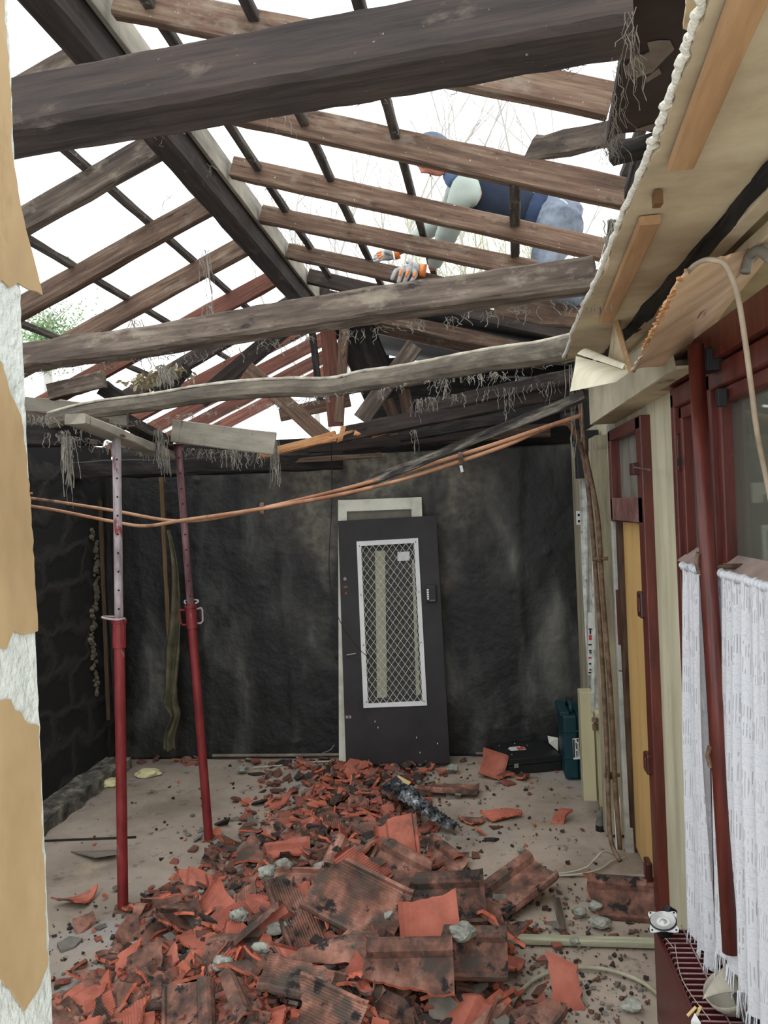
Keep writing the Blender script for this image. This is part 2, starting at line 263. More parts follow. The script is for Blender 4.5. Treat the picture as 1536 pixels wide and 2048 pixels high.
# ------------------------------------------------------------ mesh building
class MB:
    def __init__(s): s.v = []; s.f = []; s.m = []; s.uv = {}
    def add(s, vs, fs, mi=0):
        o = len(s.v); s.v += [Vector(v) for v in vs]
        for f in fs: s.f.append([i + o for i in f]); s.m.append(mi)
        return s
    def box(s, c, d, rot=None, mi=0):
        c = Vector(c); x, y, z = [q / 2 for q in d]
        vs = [Vector(p) for p in ((-x,-y,-z),(x,-y,-z),(x,y,-z),(-x,y,-z),(-x,-y,z),(x,-y,z),(x,y,z),(-x,y,z))]
        if rot is not None: vs = [rot @ v for v in vs]
        return s.add([v + c for v in vs], [(0,3,2,1),(4,5,6,7),(0,1,5,4),(1,2,6,5),(2,3,7,6),(3,0,4,7)], mi)
    def box2(s, a, b, mi=0):
        return s.box([(a[i] + b[i]) / 2 for i in range(3)], [abs(b[i] - a[i]) for i in range(3)], mi=mi)
    def tube(s, pts, r, seg=8, mi=0, cap=True, flat=1):
        pts = [Vector(p) for p in pts]; n = len(pts); rs = r if isinstance(r, (list, tuple)) else [r] * n
        o = len(s.v); prev = None
        for i, p in enumerate(pts):
            t = (pts[min(i+1, n-1)] - pts[max(i-1, 0)]).normalized()
            if prev is None:
                a = Vector((0, 0, 1)) if abs(t.z) < .9 else Vector((1, 0, 0)); u = t.cross(a).normalized()
            else: u = (prev - t * prev.dot(t)).normalized()
            prev = u; w = t.cross(u)
            for k in range(seg):
                an = 2 * math.pi * k / seg; s.v.append(p + (u * math.cos(an) + w * math.sin(an) * flat) * rs[i])
        for i in range(n - 1):
            for k in range(seg):
                a = o + i * seg + k; b = o + i * seg + (k + 1) % seg
                s.f.append([a, b, b + seg, a + seg]); s.m.append(mi)
        if cap:
            s.f.append([o + k for k in range(seg)][::-1]); s.m.append(mi); s.f.append([o + (n-1) * seg + k for k in range(seg)]); s.m.append(mi)
        return s
    def prism(s, poly, d, mi=0, mi_side=None):
        """poly: 3D points (planar outline), extruded by vector d"""
        d = Vector(d); n = len(poly); p = [Vector(q) for q in poly]; o = len(s.v)
        s.v += p + [q + d for q in p]
        s.f.append(list(range(o, o + n))[::-1]); s.m.append(mi); s.f.append(list(range(o + n, o + 2 * n))); s.m.append(mi)
        for i in range(n): j = (i + 1) % n; s.f.append([o+i, o+j, o+j+n, o+i+n]); s.m.append(mi if mi_side is None else mi_side)
        return s
    def grid(s, fn, nu, nv, mi=0, thick=None):
        o = len(s.v)
        for i in range(nu + 1):
            for j in range(nv + 1): s.v.append(Vector(fn(i / nu, j / nv)))
        for i in range(nu):
            for j in range(nv):
                a = o + i * (nv + 1) + j; s.f.append([a, a + 1, a + nv + 2, a + nv + 1]); s.m.append(mi)
        return s
    def slab(s, fn, nu, nv, d, mi=0):
        """a surface patch given a real thickness by the vector d"""
        d = Vector(d); o = len(s.v); s.grid(fn, nu, nv, mi); k = len(s.v) - o; W = nv + 1
        s.v += [v + d for v in s.v[o:o + k]]
        for i in range(nu):
            for j in range(nv):
                a = o + k + i * W + j; s.f.append([a, a + W, a + W + 1, a + 1]); s.m.append(mi)
        rim = [j for j in range(nv)] + [i * W + nv for i in range(nu)] + [nu * W + j for j in range(nv, 0, -1)] + [i * W for i in range(nu, 0, -1)]
        for i in range(len(rim)):
            a = o + rim[i]; b = o + rim[(i + 1) % len(rim)]; s.f.append([a, a + k, b + k, b]); s.m.append(mi)
        return s
    def lathe(s, prof, seg=24, origin=(0,0,0), axis=None, mi=0):
        """prof: (radius, height) list; axis: 3x3 rotation"""
        o = len(s.v); c = Vector(origin); A = axis or Matrix.Identity(3)
        for r, h in prof:
            for k in range(seg):
                an = 2 * math.pi * k / seg; s.v.append(c + A @ Vector((r * math.cos(an), r * math.sin(an), h)))
        for i in range(len(prof) - 1):
            for k in range(seg):
                a = o + i * seg + k; b = o + i * seg + (k + 1) % seg; s.f.append([a, b, b + seg, a + seg]); s.m.append(mi)
        return s
    def build(s, name, mats, parent=None, smooth=False, loc=None, bevel=0, fix=True):
        me = bpy.data.meshes.new(name); vs = s.v
        if loc is not None: vs = [v - Vector(loc) for v in vs]
        me.from_pydata([tuple(v) for v in vs], [], s.f)
        for i, p in enumerate(me.polygons): p.material_index = s.m[i]; p.use_smooth = smooth
        if not isinstance(mats, (list, tuple)): mats = [mats]
        for m in mats: me.materials.append(m)
        if fix:
            bm = bmesh.new(); bm.from_mesh(me); bmesh.ops.recalc_face_normals(bm, faces=bm.faces); bm.to_mesh(me); bm.free()
        me.update()
        o = bpy.data.objects.new(name, me); COL.objects.link(o)
        if loc is not None: o.location = loc
        if bevel:
            b = o.modifiers.new('bevel', 'BEVEL'); b.width = bevel; b.segments = 2; b.limit_method = 'ANGLE'
        if parent is not None: put(o, parent)
        return o
def put(o, parent):
    bpy.context.view_layer.update() if False else None
    o.parent = parent
    o.matrix_parent_inverse = mw(parent).inverted()
def mw(o):
    m = o.matrix_basis.copy()
    if o.parent: m = mw(o.parent) @ o.matrix_parent_inverse @ m
    return m
def tag(o, label, cat, group=None, kind=None):
    if label: o['label'] = label
    if cat: o['category'] = cat
    if group: o['group'] = group
    if kind: o['kind'] = kind
    return o
def thing(name, loc, label, cat, group=None, rot=None):
    o = bpy.data.objects.new(name, None); COL.objects.link(o); o.location = loc; o.empty_display_size = .1
    if rot: o.rotation_euler = rot
    return tag(o, label, cat, group)
def struct(o): o['kind'] = 'structure'; return o
def solid(o, t, off=-1):
    m = o.modifiers.new('solid', 'SOLIDIFY'); m.thickness = t; m.offset = off; return o
def frame_of(p0, p1, up=(0, 0, 1)):
    x = (Vector(p1) - Vector(p0)).normalized(); u = Vector(up); y = u.cross(x).normalized(); z = x.cross(y)
    M = Matrix((x, y, z)).transposed().to_4x4(); M.translation = Vector(p0); return M
def beam(name, p0, p1, w, h, m, label=None, cat=None, group=None, parent=None, rough=.004, seg=None, up=(0,0,1), taper=1, bow=0, jag0=0, jag1=0, seed=0, mats=None, wane=0):
    """squared timber between two points: local X runs along it"""
    p0 = Vector(p0); p1 = Vector(p1); L = (p1 - p0).length; seg = seg or max(4, int(L / .12))
    rnd = random.Random(seed + int(abs(p0.x) * 1000) + int(p0.y * 77) + 3)
    s = MB(); c = min(w, h) * .12
    prof = [(-w/2+c, -h/2), (w/2-c, -h/2), (w/2, -h/2+c), (w/2, h/2-c), (w/2-c, h/2), (-w/2+c, h/2), (-w/2, h/2-c), (-w/2, -h/2+c)]
    n = len(prof); off = rnd.random() * 50
    for i in range(seg + 1):
        x = L * i / seg; k = 1 + (taper - 1) * i / seg
        by = bow * math.sin(math.pi * i / seg)
        wz = wane * (noise.noise(Vector((x * 1.1, off, 5))) + .5 * noise.noise(Vector((x * 3, off, 9))))
        for q, (y, z) in enumerate(prof):
            a = noise.noise(Vector((x * 5 + off, q * 1.7, off))) * rough
            b = noise.noise(Vector((x * 13 + off, q * 3.1, off + 9))) * rough
            xx = x
            if i == 0 and jag0: xx += rnd.uniform(0, jag0)
            if i == seg and jag1: xx -= rnd.uniform(0, jag1)
            s.v.append(Vector((xx, y * k + a, z * k + b + by + wz)))
    for i in range(seg):
        for q in range(n):
            a = i * n + q; b = i * n + (q + 1) % n; s.f.append([a, b, b + n, a + n]); s.m.append(0)
    s.f.append(list(range(n))[::-1]); s.m.append(1 if (mats and jag0) else 0); s.f.append([seg * n + q for q in range(n)]); s.m.append(1 if (mats and jag1) else 0)
    o = s.build(name, mats or m)
    o.matrix_basis = frame_of(p0, p1, up)
    if parent is not None: put(o, parent)
    tag(o, label, cat, group); return o
def patch(corners, nu, nv, bulge=(0,0,0), nz=0, sc_=4, seed=0, edge=None):
    a, b, c, d = [Vector(q) for q in corners]; bv = Vector(bulge)
    def fn(u, v):
        p = (a * (1-u) + b * u) * (1-v) + (d * (1-u) + c * u) * v
        p = p + bv * (math.sin(math.pi * u) * .5 + math.sin(math.pi * v) * .5)
        if nz: p = p + Vector([noise.noise(Vector((u * sc_, v * sc_, seed + k * 7))) * nz for k in range(3)])
        if edge: p = p + edge(u, v)
        return p
    return fn
def spline(pts, n=8):
    P = [Vector(p) for p in pts]; out = []
    for i in range(len(P) - 1):
        p0 = P[max(i-1, 0)]; p1 = P[i]; p2 = P[i+1]; p3 = P[min(i+2, len(P)-1)]
        for k in range(n):
            t = k / n
            out.append(.5 * ((2*p1) + (p2-p0)*t + (2*p0-5*p1+4*p2-p3)*t*t + (3*p1-p0-3*p2+p3)*t**3))
    out.append(P[-1]); return out

# ============================================================ SETTING
XR, XL, YB = .88, -3.15, 6.9
def floor_build():
    s = MB()
    s.slab(lambda u, v: (XL - .1 + (2.4 - XL) * u, .6 + 6.5 * v, .012 * noise.noise(Vector((u * 6, v * 9, 3)))), 50, 80, (0, 0, -.1))
    return struct(s.build('floor', FLOORM))
floor_build()
# sooty foil-faced sheeting on the back wall, dented and sagging
def dent(x, z):
    d = .018 * noise.noise(Vector((x * 1.3, z * .9, 4))) + .01 * noise.noise(Vector((x * 6, z * 4, 1)))
    for cx in (-1.62, -2.35, .35): d += .022 * math.exp(-((x - cx - .03 * math.sin(z * 3)) / .035) ** 2) * (.5 + .5 * noise.noise(Vector((z * 2, cx, 0))))
    h = noise.noise(Vector((x * 13, z * 11, 11)))
    if h > .5: d += (h - .5) * .05
    return d
s = MB(); s.slab(lambda u, v: (XL + (XR + .1 - XL) * u, YB - dent(XL + 4.1 * u, 2.56 * v), 2.56 * v), 150, 110, (0, .06, 0))
o = s.build('wall_back', SOOTWALL, smooth=True); struct(o)
s = MB(); s.box2((XL - .2, 1.5, 0), (XL, 7.0, 2.72)); struct(s.build('wall_left', BRICK))
s = MB(); s.box2((XL, 7.0, 0), (XR, 7.15, 2.5)); struct(s.build('wall_back_masonry', SOOT))
# gable end further back behind the broken ties, charred boards on the right half only
s = MB()
for i in range(16):
    x0 = -1.02 + i * .125
    s.box2((x0, 8.3, 2.4), (x0 + .1248, 8.33, 3.7 - abs(x0 + 1.15) * .24))
s.box2((XL, 7.16, 2.4), (XR, 7.2, 2.74)); s.box2((XR + .02, 5.25, 2.6), (XR + .1, 8.4, 3.3)); struct(s.build('wall_gable', CHAR))
s = MB()
s.prism([(-1.15, 6.25, 3.78), (1.1, 6.0, 3.2), (1.1, 8.6, 3.2), (-1.15, 8.6, 3.78)], (0, 0, .03))
struct(s.build('ceiling', SOOT))
# right wall as a slab with a doorway and two windows left open
D0, D1 = 4.16, 5.08      # door along Y
W1a, W1b = 3.16, 3.56    # small window
W2a, W2b = 2.2, 3.06     # big window
s = MB()
def wr(y0, y1, z0, z1): s.box2((XR, y0, z0), (XR + .18, y1, z1))
wr(D1, 7.0, 0, 2.62); wr(W1b, D0, 0, 2.62); wr(W2b, W1a, 0, 2.62); wr(.6, W2a, 0, 2.62)
wr(D0, D1, 2.5, 2.62); wr(W2a, W2b, 2.55, 2.62); wr(W1a, W1b, 2.55, 2.62); wr(W2a, W2b, 0, .45); wr(W1a, W1b, 0, .45)
struct(s.build('wall_right', PLASTER))
# room behind the windows; its open ceiling is invented to light the drapes
s = MB(); s.box2((2.2, .6, 0), (2.3, 7, 2.7)); s.box2((XR + .18, 3.7, 2.62), (2.3, 7, 2.7)); s.box2((XR + .18, 6.9, 0), (2.3, 7, 2.7))
s.box2((XR + .18, .5, 0), (2.3, .6, 2.7))
struct(s.build('wall_adjoining_room', PLASTER))
# nearby wall at left with white stucco: we look along its face past its end
XS = PY(72, 1300, 1.2).x
s = MB()
s.slab(lambda u, v: (XS + .0025 * noise.noise(Vector((u * 60, v * 260, 2))), 1.2 - .9 * u + .003 * noise.noise(Vector((9 * u, v * 60, 0))) * (1 if u == 0 else 0), 3.4 * v), 60, 240, (-.3, 0, 0))
o = s.build('wall_front_left', STUCCO); struct(o)
# low ledge along the left wall with crumbled pale edge
s = MB(); s.slab(lambda u, v: (XL + .22 * u + .03 * u * noise.noise(Vector((v * 14, u * 3, 2))), 4.7 + 1.95 * v, .1 + .025 * noise.noise(Vector((v * 9, u * 5, 7)))), 8, 60, (0, 0, -.12))
o = s.build('trim_1', mat('crumbled_ledge', ['#33312e', '#5d5a52', '#8f8c7c'], 9, rough=1, bump=.8)); struct(o)
# strip of skirting at foot of the back wall
s = MB(); s.tube([(-2.3, YB - .035, .035), (-1.4, YB - .03, .03), (-.7, YB - .03, .035)], .014, 6); s.tube([(-.05, YB - .03, .03), (.5, YB - .03, .03)], .012, 6)
struct(s.build('baseboard_back', mat('dusty_strip', ['#5f5850', '#867c6d'], 9)))

# ---------------- pieces of wallpaper on the near wall
def torn(name, pix, label, off=.004, th=.003):
    ps = [PX(max(a, -30), b, XS + off) for a, b in pix]
    s = MB(); n = len(ps); out = []
    for i, p in enumerate(ps):
        q = ps[(i + 1) % n]; k = max(1, int((q - p).length / .012))
        for j in range(k):
            r = p.lerp(q, j / k)
            if j: r = r + Vector((0, noise.noise(r * 60) * .006, noise.noise(r * 55 + Vector((5, 5, 5))) * .004))
            out.append(r)
    s.prism(out, (-th, 0, 0)); o = s.build(name, PAPER); return tag(o, label, 'wallpaper', 'torn brown paper on the near wall')
torn('torn_wallpaper', [(-60, -40), (6, -40), (14, 60), (20, 150), (24, 300), (40, 400), (58, 480), (86, 590), (60, 580), (36, 565), (20, 575), (5, 560), (-60, 590)], 'topmost brown paper strip on the near left wall, its torn tongue past the edge')
torn('torn_wallpaper', [(-60, 700), (5, 725), (22, 790), (42, 830), (52, 900), (62, 1000), (70, 1150), (76, 1262), (50, 1270), (28, 1262), (14, 1298), (-60, 1290)], 'middle brown paper patch on the near left wall, between two bare stucco gaps')
torn('torn_wallpaper', [(-60, 1412), (22, 1398), (30, 1420), (44, 1425), (58, 1448), (79, 1452), (84, 1650), (93, 1860), (97, 1930), (80, 1975), (50, 2022), (20, 1975), (-60, 1935)], 'lowest and tallest brown paper patch on the near left wall, ending in a point')

# ============================================================ ROOF TIMBERS
RX0, RZ = -1.18, 3.68     # ridge beam centre
ridge = beam('ridge_beam', (-1.215, 1.3, 3.72), (-1.16, 6.25, 3.66), .105, .2, WOODD, 'heavy dark ridge beam running away overhead from the top left towards the king post', 'beam', rough=.006, bow=0)
# long split and pale top board of the ridge
beam('ridge_board', (-1.14, 1.3, 3.80), (-1.095, 6.2, 3.74), .02, .12, GREYPLANK, parent=ridge, rough=.003)
rg = 'rafters on the right roof slope'
def rraf(pa, pb, y, w, h, label, m=WOOD, xl=-1.08, ext=0, **k):
    a = PY(pa[0], pa[1], y); b = PY(pb[0], pb[1], y); d = b - a
    a2 = a + d * ((xl - a.x) / d.x); b2 = b + d.normalized() * ext
    return beam('rafter', a2, b2, w, h, m, label, 'rafter', rg, **k)
rr = []
rr.append(rraf((345, 24), (1222, 203), 2.6, .055, .105, 'nearest rafter on the right slope, crossing above the biggest tie beam', WOOD))
rr.append(rraf((600, 247), (1285, 397), 3.33, .055, .115, 'reddish rafter on the right slope that crosses in front of the worker’s cap and collar', WOOD))
rr.append(rraf((480, 338), (1205, 500), 3.9, .055, .1, 'rafter on the right slope crossing below the worker’s vest and trousers', WOOD))
rr.append(rraf((530, 430), (1070, 540), 4.45, .055, .095, 'rafter on the right slope just above the orange glove', WOOD))
rr.append(rraf((590, 505), (1000, 595), 5.1, .055, .095, 'cracked rafter on the right slope with the orange glove gripping it', WOOD, ext=.3))
rr.append(rraf((640, 558), (1150, 672), 5.75, .055, .1, 'rafter on the right slope seen just behind the middle tie beam', WOODD))
rr.append(rraf((830, 650), (1020, 692), 6.2, .055, .1, 'short-looking reddish rafter between the middle tie beam and the pale log', WOOD, ext=.35))
rr.append(rraf((740, 652), (1040, 716), 6.6, .05, .1, 'furthest grey-brown rafter on the right slope before the charred boards', WOOD, ext=.2))
lg = 'rafters on the left roof slope'
lab = ['nearest rafter on the left slope, a short grey end at the top left corner', 'second rafter down on the left slope, grey, behind the big tie beam', 'third rafter down on the left slope, reaching the near wall at mid height',
       'broad reddish rafter on the left slope beside the green tree', 'reddish rafter on the left slope ending at the middle tie beam', 'dark short rafter on the left slope meeting the ridge near the king post']
for i, y in enumerate((2.7, 3.37, 4.05, 4.72, 5.42, 6.05)):
    m = [WOODG, WOODG, WOOD, WOOD, WOODR, WOODD][i]
    low = (-3.2, 2.1 + .69) if i not in (5,) else (-3.0, 2.1 + .72)
    beam('rafter', (-1.24, y, 2.1 + 1.57), (low[0], y, low[1]), .055, .11, m, lab[i], 'rafter', lg, seed=i, rough=.006)
fl = ['reddish rafter just left of the ridge end, behind the middle tie beam', 'second reddish rafter behind the middle tie beam at left', 'third reddish rafter behind the middle tie beam at left', 'fourth reddish rafter, partly behind the king post', 'fifth reddish rafter, low behind the king post', 'last reddish rafter at the far end of the left slope']
for i, y in enumerate((6.6, 7.2, 7.8, 8.4)):
    beam('rafter', (-1.0, y, 2.1 + 1.62), (-3.3, y, 2.1 + .6), .055, .115, WOODR, fl[i], 'rafter', 'reddish far rafters on the left slope', seed=i + 20)
# doubled dark rafter with brace carried by the king post
beam('principal_rafter', PY(660, 580, 6.25), PY(400, 800, 6.25), .07, .13, WOODD, 'dark doubled rafter running down left from the king post top', 'rafter', rough=.006)
# tile battens running on top of the rafters
bg = 'tile battens on the roof'
def rz(x): return 2.1 + 1.60 - .225 * (x + 1.12) + .085
def lz(x): return 2.1 + 1.57 - .475 * (-1.24 - x) + .085
for x0, x1, ya, yb, l in ((-.97, -.93, 2.0, 5.9, 'tile batten on the right slope nearest the ridge'), (-.64, -.56, 1.6, 6.2, 'second tile batten from the ridge on the right slope'),
                          (-.30, -.15, 1.5, 6.2, 'tile batten running from the photo top down past the worker’s face'), (.62, .66, 2.5, 3.4, 'short dark batten stub near the ceiling board at right')):
    beam('tile_batten', (x0, ya, rz(x0)), (x1, yb, rz(x1)), .036, .034, BATTEN, l, 'batten', bg, rough=.004)
beam('tile_batten', PY(1030, 380, 3.33) + Vector((0, 0, .03)), PY(1030, 512, 4.45), .045, .034, BATTEN, 'short batten crossing in front of the worker’s vest', 'batten', bg)
for x, ya, yb, l in ((-1.57, 2.2, 6.0, 'tile batten nearest the ridge on the left slope'), (-1.98, 2.4, 7.0, 'middle tile batten on the left slope'), (-2.42, 3.0, 7.2, 'lowest tile batten on the left slope, beside the green tree')):
    beam('tile_batten', (x, ya, lz(x)), (x, yb, lz(x)), .036, .034, BATTEN, l, 'batten', bg, rough=.004)
# tie beams
beam('tie_beam', PY(-420, 318, 2.02), PY(1262, 18, 1.72), .12, .155, WOODD, 'biggest and nearest tie beam, dark brown, crossing the whole top of the photo', 'beam', rough=.006, seg=50, up=(0, .25, 1))
tb2 = beam('tie_beam', PY(-120, 742, 3.7), PY(1190, 548, 2.95), .1, .115, WOODG, 'middle grey-brown tie beam crossing below the ridge end', 'beam', rough=.008, seg=44, bow=-.0, up=(0, .2, 1), wane=.012)
red = MB(); q = PY(395, 664, 3.32); red.box((q.x, q.y - .012, q.z), (.05, .004, .018)); red.build('red_paint_mark', PROPRED, tb2)
# pale, naturally bent log
def log():
    pts = [PY(*p) for p in ((100, 842, 4.75), (180, 822, 4.7), (300, 806, 4.65), (430, 786, 4.6), (560, 776, 4.55), (660, 776, 4.5), (730, 762, 4.45), (800, 754, 4.4), (900, 735, 4.32), (1000, 718, 4.22), (1080, 708, 4.15), (1160, 690, 4.05))]
    pts = spline(pts, 5); n = len(pts)
    s = MB(); s.tube(pts, [.048 + .014 * i / n + .005 * noise.noise(Vector((i * .35, 1, 0))) for i in range(n)], 10, flat=1.0)
    o = s.build('tie_log', WOODG2); tag(o, 'bent pale-topped log used as the lowest tie, below the middle tie beam', 'beam', None)
    # dust and mortar lying along its top
    d = MB(); d.grid(lambda u, v: pts[min(n - 1, int(u * (n - 1)))] + Vector((0, (v - .5) * .075, .05 + .012 * u + .008 * math.sin(math.pi * v) + .004 * noise.noise(Vector((u * 60, v * 4, 1))))), n - 1, 5)
    dd = d.build('dust_layer', DUST, o, smooth=True); solid(dd, .014, -1); dd['label'] = 'pale dust caked on top of the log'
    return o
WOODG2 = mat('grey_log_wood', ['#4d4841', '#645d53', '#81796b'], 3, (1, 5, 5), rough=.9, bump=.6, bscale=10, spots=[('#2b2825', 4, .62, .1, (1, 4, 4)), ('#b8b1a0', 60, .7, .05, (1, 1, 1))])
log()
# king post, struts and broken collar
kp = thing('king_post', PY(672, 860, 6.3), 'reddish king post of three upright boards hanging from the ridge end', 'post')
for k, (a, b, w, m) in enumerate((((652, 610), (672, 852), .12, WOODR), ((622, 640), (640, 800), .05, CHAR), ((690, 640), (678, 845), .07, WOOD))):
    beam('post_board' if k != 1 else 'iron_strap', PY(a[0], a[1], 6.3 - .05 * k), PY(b[0], b[1], 6.3 - .05 * k), .05, w, m, parent=kp, up=(1, 0, 0))
beam('strut', PY(495, 738, 6.2), PY(652, 878, 6.2), .04, .12, WOOD, 'brown diagonal strut left of the king post', 'strut', 'struts at the king post', up=(0, 0, 1))
beam('strut', PY(830, 690, 6.2), PY(722, 840, 6.2), .04, .13, WOODG, 'grey diagonal strut right of the king post', 'strut', 'struts at the king post', up=(0, 0, 1))
beam('strut', PY(700, 640, 6.35), PY(770, 800, 6.5), .08, .3, CHAR, 'charred black board sloping down right of the king post', 'board', up=(1, 0, 0))
SM = [WOOD, SPLINTER]
cb = beam('collar_beam', PY(672, 872, 5.9), PY(1165, 772, 5.3), .07, .11, WOODD, 'split dark collar beam with bright splintered wood at its left end', 'beam', rough=.01, jag0=.12, mats=[WOODD, SPLINTER])
for a, b in (((655, 878), (705, 862)), ((740, 872), (830, 852)), ((700, 868), (760, 857))):
    beam('splinter', PY(a[0], a[1], 5.82), PY(b[0], b[1], 5.78), .02, .035, SPLINTER, parent=cb, taper=.3, rough=.012, jag0=.05)
beam('collar_beam', PY(830, 818, 5.7), PY(1165, 748, 5.2), .06, .09, WOODD, 'upper broken half of the collar beam, resting above the splintered one', 'beam', rough=.01, jag0=.08)
beam('broken_board', PY(512, 912, 5.95), PY(672, 872, 5.9), .03, .045, SPLINTER, 'thin board with a fresh orange splintered tip left of the king post foot', 'board', rough=.012, taper=1.6, jag0=.1)
beam('wall_plate', PY(545, 905, 6.7), PY(1000, 862, 6.7), .07, .09, WOODD, 'brown plank lying along the top of the back wall', 'plank', rough=.01)
beam('wall_plate', PY(800, 872, 6.4), PY(1160, 806, 6.1), .06, .1, CHAR, 'dark plank above the back wall at its right end', 'plank', rough=.01)
beam('round_pole', PY(550, 925, 6.6), PY(762, 910, 6.55), .03, .035, WOOD, 'thin rough pole on the back wall top under the king post', 'pole', rough=.012)
beam('charred_lath', PY(690, 985, 4.6), PY(1170, 790, 3.9), .03, .045, mat('burnt_grey_lath', ['#1f1d1b', '#3a3733', '#7d786d'], 5, (1, 8, 8), rough=.9, bump=.8), 'long burnt lath sloping down just above the copper pipes', 'lath', rough=.01, jag0=.1)
for k, (a, b, y, l) in enumerate((((560, 830), (700, 800), 6.9, 'low reddish board left of the king post foot'), ((860, 735), (1150, 745), 7.2, 'dim board deep behind the pale log'), ((780, 880), (1100, 860), 6.9, 'dim plank deep under the collar beam'))):
    beam('loose_board', PY(a[0], a[1], y), PY(b[0], b[1], y), .04, .11, WOOD if k != 1 else CHAR, l, 'board')
for a, b, l in (((770, 790), (790, 835), 'short reddish upright stub behind the right strut'), ((808, 780), (818, 830), 'short dark upright stub behind the right strut')):
    beam('upright_stub', PY(a[0], a[1], 6.9), PY(b[0], b[1], 6.9), .04, .1, WOOD, l, 'stud', up=(1, 0, 0))
# left corner: plates carried by the two props
beam('prop_beam', PY(150, 838, 3.75), PY(338, 912, 5.35), .1, .05, GREYPLANK, 'narrow grey plank laid across the tops of the two red props', 'plank', rough=.005)
ib = thing('steel_joist', PY(270, 868, 4.8), 'dark I-shaped steel joist above the props, running back to the grey fascia plank', 'joist')
beam('flange', PY(255, 852, 4.6), PY(345, 900, 5.35), .09, .012, BATTEN, parent=ib, rough=.001); beam('web', PY(255, 842, 4.6), PY(345, 888, 5.35), .012, .09, BATTEN, parent=ib, rough=.001)
beam('fascia_plank', PY(345, 862, 5.3), PY(550, 888, 5.35), .04, .15, GREYPLANK, 'broad pale grey fascia plank with dark streaks, right of the second prop top', 'plank', rough=.004)
beam('wall_plate', Vector((XL + .02, 4.5, 2.86)), PY(250, 835, 5.4), .06, .13, GREYPLANK, 'upper grey plank at the left eaves, left of the props', 'plank', rough=.008)
beam('wall_plate', Vector((XL + .02, 4.4, 2.78)), PY(215, 850, 5.3), .05, .09, WOODG, 'lower grey plank at the left eaves, just above the log end', 'plank', rough=.008)
beam('wall_plate', Vector((XL + .02, 4.5, 2.62)), PY(205, 868, 4.95), .12, .14, CHAR, 'dark block of timber on the left wall top under the log end', 'beam', rough=.012)
beam('lintel', (XL, 6.3, 2.5), (XL + 2.1, 6.75, 2.5), .2, .14, CHAR, 'charred lintel running dark over the left back corner', 'beam', rough=.02)
beam('rafter_stub', PY(262, 815, 5.0), PY(205, 775, 5.0), .06, .1, CHAR, 'burnt rafter stub below the leaf litter', 'rafter', rough=.01)
beam('rafter_stub', PY(315, 800, 5.1), PY(372, 735, 5.3), .06, .1, CHAR, 'burnt rafter stub under the dry leaves at left', 'rafter', rough=.01)
beam('rafter_stub', PY(100, 785, 4.9), PY(208, 758, 4.9), .06, .1, WOODG, 'grey sawn-off rafter end at the left eaves', 'rafter', rough=.01)
# stripped corner post with wall stud
beam('wall_stud', (-3.0, 6.6, .02), (-3.04, 6.6, 2.45), .06, .06, CHAR, 'charred stud in the left back corner', 'stud', up=(1, 0, 0))
def stripes():
    o = beam('wall_lath', PY(345, 1430, 6.75), PY(322, 945, 6.75), .02, .035, mat('tan_lath', ['#54432f', '#7b6244'], 5, G), 'tan wooden lath standing against the back wall left of the second prop', 'lath', up=(1, 0, 0))
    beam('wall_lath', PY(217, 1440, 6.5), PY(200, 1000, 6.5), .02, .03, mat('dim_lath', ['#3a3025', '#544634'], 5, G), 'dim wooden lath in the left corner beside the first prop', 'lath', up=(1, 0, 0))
stripes()
s = MB()
cl = [(338, 1060, .01), (350, 1130, .05), (353, 1220, .08), (348, 1300, .1), (345, 1370, .07), (343, 1405, .09), (352, 1430, .05), (340, 1470, .07), (340, 1500, .09)]
cp = spline([PY(a, b, 6.7) for a, b, c in cl], 5); cw = [0] * len(cp)
for i in range(len(cp)): k = i / 5; a = int(k); b = min(a + 1, len(cl) - 1); cw[i] = cl[a][2] * (1 - (k - a)) + cl[b][2] * (k - a) if a < len(cl) else .05
s.grid(lambda u, v: cp[int(u * (len(cp) - 1))] + Vector(((v - .5) * cw[int(u * (len(cp) - 1))] * 1.3, .03 * math.sin(v * 9 + u * 7) - .02, 0)), len(cp) - 1, 10)
o = s.build('torn_cloth_strip', mat('dirty_olive_cloth', ['#3d3a30', '#57533f', '#6b6650'], 6, rough=.95, bump=.4), smooth=True); solid(o, .004); tag(o, 'torn olive-grey cloth strip hanging beside the tan lath', 'cloth')
# crumbled mortar line on the left wall corner
s = MB(); rn = random.Random(3)
for i in range(70):
    t = i / 69; c = PX(186 + 5 * math.sin(t * 7) + rn.uniform(-5, 5) + 6 * t, 1060 + 330 * t, XL + .015); r = rn.uniform(.01, .028)
    s.lathe([(0, -r), (r * .8, -r * .5), (r, .1 * r), (r * .6, r * .8), (0, r)], 6, c)
o = s.build('mortar_seam', mat('pale_crumbly_mortar', ['#4c483d', '#6f6a58'], 20, rough=1, bump=.8)); tag(o, 'pale crumbled foam seam running down the left wall near the back corner', 'mortar', kind='stuff')

